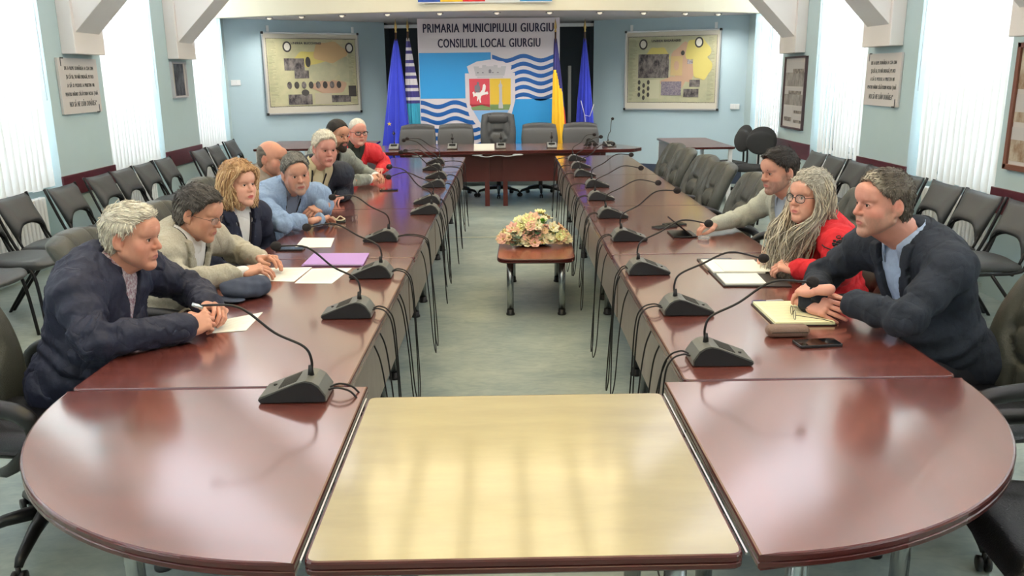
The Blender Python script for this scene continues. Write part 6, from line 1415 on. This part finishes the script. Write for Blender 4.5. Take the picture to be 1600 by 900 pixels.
q = MB(); q.box((0, 0, .9), (.05, .05, 1.8)); pp_ = empty('folded_stand', (1.13, 13.6, 0)); q.build('post', mat('grey_post', (150, 152, 150), .4), pp_); q = MB(); q.box((0, 0, .02), (.3, .3, .04)); q.build('foot', M_BLKP, pp_); tag(pp_, 'slim grey post standing in the dark recess right of the banner', 'post')

# framed wall maps
M_ALU = mat('aluminium_frame', (186, 188, 190), .35, .8); M_MAPB = mat('map_margin', (206, 200, 186), .7); M_SEPIA = mat('map_dark_ink', (66, 60, 70), .8)
def photo_mat(name, a, c, sc): return mat(name, a, .7, var=(c, sc, (1, 1, .6)))
M_PH = photo_mat('archive_photo', (52, 48, 54), (142, 134, 130), 17)
def wallmap(A, ang, W_, H_, items, base, title, label):
    r_ = empty('wall_map', A, ang); b = MB(); b.box((0, -.012, 0), (W_, .02, H_)); b.build('board', M_MAPB, r_)
    b = MB()
    for s in (-1, 1): b.box((s * W_ / 2, -.016, 0), (.022, .03, H_)); b.box((0, -.016, s * H_ / 2), (W_, .03, .022))
    b.build('frame', M_ALU, r_)
    for sx in (-1, 1):
        for sz in (-1, 1): q = MB(); q.box((sx * W_ / 2, -.018, sz * H_ / 2), (.036, .036, .036), bev=.006); q.build('corner_cap', M_BLKP, r_)
    for sx in (-.44, .45): q = MB(); q.box((sx * W_, -.012, H_ / 2 + .06), (.04, .015, .09)); q.build('hanger', M_PVC, r_)
    def rel(u, v): return (-W_ / 2 + u * W_, H_ / 2 - v * H_)
    def pol(name, P, d, m):
        n = len(P); vs = [(x, -.022 - d * .0012, z) for x, z in P] + [(x, -.0225 - d * .0012 + .001, z) for x, z in P]; b = MB(); b._add(vs, [tuple(range(n)), tuple(range(2 * n - 1, n - 1, -1))] + [(i, (i + 1) % n, n + (i + 1) % n, n + i) for i in range(n)], 0, False); return b.build(name, m, r_)
    pol('print_border', [rel(.028, .062), rel(.972, .062), rel(.972, .915), rel(.028, .915)], 0, M_SEPIA); pol('print', [rel(.034, .070), rel(.966, .070), rel(.966, .907), rel(.034, .907)], 1, base)
    for k, it in enumerate(items):
        kd, u0, v0, u1, v1 = it[:5]; m = it[5]
        if kd == 'r': pol('printed_picture', [rel(u0, v0), rel(u1, v0), rel(u1, v1), rel(u0, v1)], 3 + (k % 4), m)
        else:
            P = [rel((u0 + u1) / 2 + (u1 - u0) / 2 * math.cos(t) * (1 + (.12 * math.sin(3 * t + k) if kd == 'b' else 0)), (v0 + v1) / 2 + (v1 - v0) / 2 * math.sin(t) * (1 + (.1 * math.sin(5 * t + k) if kd == 'b' else 0))) for t in [2 * PI * q_ / 28 for q_ in range(28)]]; pol('printed_region' if kd == 'b' else 'printed_portrait', P, 2 + (k % 3) if kd == 'b' else 9 if m is M_OVW else 7, m)
    me = text_mesh(title, .045, .0004, 'CENTER', 1.15, .001); b = MB(); add_mesh(b, me, Matrix.Translation((*[rel(.44, .135)[0], -.030], rel(.44, .135)[1])) @ Matrix.Rotation(PI / 2, 4, 'X')); b.build('lettering', M_SEPIA, r_)
    b = MB(); rd = random.Random(5)
    for c0, c1 in ((.045, .13), (.885, .955)):
        b = MB()
        for k in range(46):
            v = .1 + .0172 * k; u = rd.uniform(c0 + .03, c1); (xa, za), (xb, zb) = rel(c0, v), rel(u, v); b.box(((xa + xb) / 2, -.0245, za), (xb - xa, .0008, .004))
        b.build('printed_text', mat('faded_text', (128, 130, 106), .8), r_)
    tag(r_, label, 'wall map', 'framed wall maps'); return r_
M_OL1 = mat('map_olive', (180, 178, 142), .7, var=((196, 190, 154), 6)); M_OL2 = mat('map_grey_olive', (172, 172, 144), .7, var=((188, 184, 152), 5)); M_MY = mat('map_yellow', (206, 192, 112), .7); M_MP = mat('map_pink', (192, 158, 134), .7); M_MO = mat('map_orange', (202, 170, 126), .7); M_OVAL = mat('portrait_oval', (70, 68, 66), .7); M_OVW = mat('portrait_white', (226, 222, 212), .7)
def dirang(A, B): return math.atan2(B[1] - A[1], B[0] - A[0])
A_, B_ = (XL, 12.72), (-1.80, 14.0); an_ = dirang(A_, B_); c0_ = Vector(((-3.48 - 2.20) / 2, (12.98 + 13.735) / 2, 1.722)) + Vector((math.sin(an_), -math.cos(an_), 0)) * .004
wallmap(c0_, an_, 1.49, 1.18, [('b', .30, .22, .62, .42, M_MY), ('b', .50, .10, .86, .36, M_MO), ('b', .44, .36, .78, .60, M_OL2), ('b', .76, .30, .94, .62, M_OL2), ('b', .48, .58, .86, .76, M_MP), ('r', .20, .31, .41, .46, M_PH), ('r', .30, .46, .45, .56, M_PH), ('r', .22, .76, .47, .92 - .03, M_PH), ('r', .68, .78, .89, .87, M_PH), ('r', .87, .66, .955, .80, M_OVAL), ('r', .50, .75, .68, .89, mat('newspaper_clip', (186, 178, 156), .8)), ('e', .195, .10, .285, .235, M_OVAL), ('e', .21, .12, .27, .215, M_OVW), ('e', .855, .11, .945, .245, M_OVAL), ('e', .87, .13, .93, .225, M_OVW), ('e', .42, .29, .475, .42, M_OVAL), ('e', .36, .70, .44, .78, M_OVAL)] + [('e', .215 + .075 * k, .60, .265 + .075 * k, .69, M_OVAL if k % 2 else M_PH) for k in range(8)], M_OL1, 'UNIREA BUCOVINEI', 'framed wall map with a row of eight oval portraits, left of the banner')
A_, B_ = (1.55, 14.0), (XR, 12.92); an_ = dirang(A_, B_); c0_ = Vector(((2.04 + 3.36) / 2, (13.745 + 13.085) / 2, 1.712)) + Vector((math.sin(an_), -math.cos(an_), 0)) * .004
wallmap(c0_, an_, 1.48, 1.18, [('b', .22, .20, .48, .42, M_MY), ('b', .64, .10, .90, .40, M_MY), ('b', .72, .30, .92, .62, M_MY), ('b', .50, .16, .78, .66, M_MP), ('b', .40, .58, .66, .74, M_MP), ('r', .145, .29, .475, .595, M_PH), ('r', .495, .32, .62, .565, mat('map_card', (196, 170, 122), .7)), ('e', .53, .38, .585, .50, M_MP), ('r', .67, .36, .785, .42, mat('violet_photo', (132, 124, 140), .7, var=((190, 184, 184), 30))), ('r', .40, .64, .615, .82, mat('violet_crowd', (104, 98, 118), .7, var=((150, 140, 146), 44))), ('r', .70, .62, .81, .71, M_PH), ('r', .64, .735, .80, .84, M_PH), ('r', .27, .62, .38, .86, mat('pale_text_block', (190, 188, 160), .8)), ('e', .15, .095, .24, .23, M_OVAL), ('e', .165, .115, .225, .21, M_OVW), ('e', .74, .085, .83, .22, M_OVAL), ('e', .755, .105, .815, .20, M_OVW), ('e', .60, .25, .64, .31, M_OVAL)] + [('e', .145 + .05 * (k % 3) - (k % 3 == 1) * .0, .62 + .08 * (k // 3) + .04 * (k % 3 == 1), .175 + .05 * (k % 3), .68 + .08 * (k // 3) + .04 * (k % 3 == 1), M_OVAL) for k in range(9)], M_OL2, 'UNIREA BASARABIEI', 'framed wall map with a large crowd photograph, right of the banner')
# quotation plaques
def plaque(x, sg, y0, y1, z0, z1, label):
    r_ = empty('quotation_plaque', (x - sg * .001, (y0 + y1) / 2, (z0 + z1) / 2), R(90) if sg < 0 else R(-90)); W_, H_ = y1 - y0, z1 - z0; b = MB(); b.box((0, -.012, 0), (W_, .022, H_)); b.build('panel', mat('plaque_grey_white', (206, 200, 196), .5), r_, bevel=.002)
    b = MB()
    for k, t_ in enumerate(('DE A RUPE DUNĂREA A CEA DIN', 'ȘI CĂ EA, TU MĂI DREAGĂ, PE DOI', 'A SĂ O PODUL A PRIETIN MI', 'PENTRU MÂINE CĂLĂTORIM NOUA ȚARĂ', 'NOI SĂ NE LUĂM DUNĂREA”')):
        me = text_mesh(t_, .046 if k < 4 else .066, .0012, 'CENTER', 1.0, .0004, 1.12); xs_ = [v.co.x for v in me.vertices]; ww = (.74, .70, .70, .84, .70)[k] * W_; add_mesh(b, me, Matrix.Translation((.01, -.024, H_ * (.29 - .155 * k - (.04 if k == 4 else 0)))) @ Matrix.Rotation(PI / 2, 4, 'X') @ Matrix.Diagonal((ww / (max(xs_) - min(xs_)), 1, 1, 1)))
    b.build('lettering', mat('plaque_ink', (84, 86, 88), .6), r_)
    b = MB()
    for s in (-1, 1): b = MB(); b.box((-s * W_ * .43, -.0245, s * H_ * .43), (.012, .002, .075)); b.box((-s * W_ * .43 + s * .025, -.0245, s * H_ * .43 + s * .035), (.06, .002, .014)); b.build('corner_mark', mat('plaque_ink', (84, 86, 88), .6), r_)
    tag(r_, label, 'plaque', 'quotation plaques on the pilasters'); return r_
plaque(XL, -1, 7.81, 8.56, 1.365, 1.865, 'white plaque with a quotation on the left wall pilaster under the beam'); plaque(XR, 1, 7.91, 8.65, 1.345, 1.84, 'white plaque with a quotation on the right wall pilaster under the beam')
def framed(x, sg, y0, y1, z0, z1, fm, panes, label, name='framed_picture', fw=.022):
    r_ = empty(name, (x, (y0 + y1) / 2, (z0 + z1) / 2), R(90) if sg < 0 else R(-90)); W_, H_ = y1 - y0, z1 - z0; b = MB()
    for s in (-1, 1): b.box((s * (W_ - fw) / 2, -.017, 0), (fw, .034, H_)); b.box((0, -.017, s * (H_ - fw) / 2), (W_, .034, fw))
    b.build('frame', fm, r_, bevel=.003); b = MB(); b.box((0, -.008, 0), (W_ - fw, .014, H_ - fw)); b.build('mount', mat('picture_mount', (196, 190, 186), .6), r_)
    for (u0, v0, u1, v1, m, d) in panes: b = MB(); b.box((-W_ / 2 + W_ * (u0 + u1) / 2, -.0165 - d * .001, H_ / 2 - H_ * (v0 + v1) / 2), (W_ * (u1 - u0), .001, H_ * (v1 - v0))); b.build('photograph' if d < 2 else 'photo_detail', m, r_)
    tag(r_, label, 'picture'); return r_
M_PG = photo_mat('harbour_photo_grey', (120, 114, 110), (170, 164, 158), 9); M_PS = mat('photo_sky_grey', (190, 186, 184), .6); M_PD = photo_mat('photo_dark_ships', (60, 56, 58), (170, 160, 150), 40); M_FD = mat('dark_mauve_frame', (84, 66, 72), .4)
framed(XR, 1, 10.36, 11.12, .975, 1.86, M_FD, [(.05, .08, .95, .41, M_PG, 1), (.05, .08, .95, .22, M_PS, 2), (.40, .17, .90, .23, M_PD, 3), (.05, .43, .95, .67, M_PG, 1), (.05, .43, .95, .52, M_PS, 2), (.25, .47, .85, .52, M_PD, 3), (.05, .69, .50, .92, M_PS, 1), (.52, .69, .95, .79, M_PS, 1), (.52, .81, .95, .92, M_PS, 1), (.10, .84, .45, .90, M_PD, 2), (.56, .74, .92, .78, M_PD, 2), (.56, .87, .92, .91, M_PD, 2)], 'tall framed board of harbour photographs on the right wall pilaster, farther one')
M_FB = mat('brown_wood_frame', (120, 76, 60), .4); M_PB = photo_mat('sepia_photo', (140, 112, 88), (196, 186, 168), 12)
framed(XR, 1, 5.38, 6.13, .975, 1.86, M_FB, [(.05, .05, .95, .36, M_PB, 1), (.05, .40, .95, .62, M_PS, 1), (.05, .54, .95, .62, M_PB, 2), (.05, .66, .95, .93, M_PB, 1), (.05, .66, .95, .76, M_PS, 2)], 'brown framed board of photographs cropped by the right edge of the picture', fw=.035)
framed(XL, -1, 10.50, 10.98, 1.44, 1.87, mat('pale_frame', (196, 198, 204), .4), [(.18, .06, .84, .94, photo_mat('dark_portrait_photo', (46, 52, 64), (110, 116, 126), 12), 1)], 'small narrow dark portrait in a pale frame on the left wall pilaster', fw=.015)
for (x, y, z, rz, l) in ((-3.86, 12.775, 1.60, an_ - 2 * an_, 'left'), (3.60, 12.975, 1.17, an_, 'right')):
    r_ = empty('light_switch', (x, y - .0, z), dirang((XL, 12.72), (-1.80, 14.0)) if l == 'left' else an_); b = MB(); b.box((0, -.008, 0), (.14, .012, .08), bev=.003); b.build('plate', M_PVC, r_); q = MB(); q.box((-.03, -.016, 0), (.05, .005, .05)); q.box((.035, -.016, 0), (.05, .005, .05)); q.build('rocker', M_PVC, r_); tag(r_, 'white double light switch on the far wall near the %s corner' % l, 'light switch')
cast()
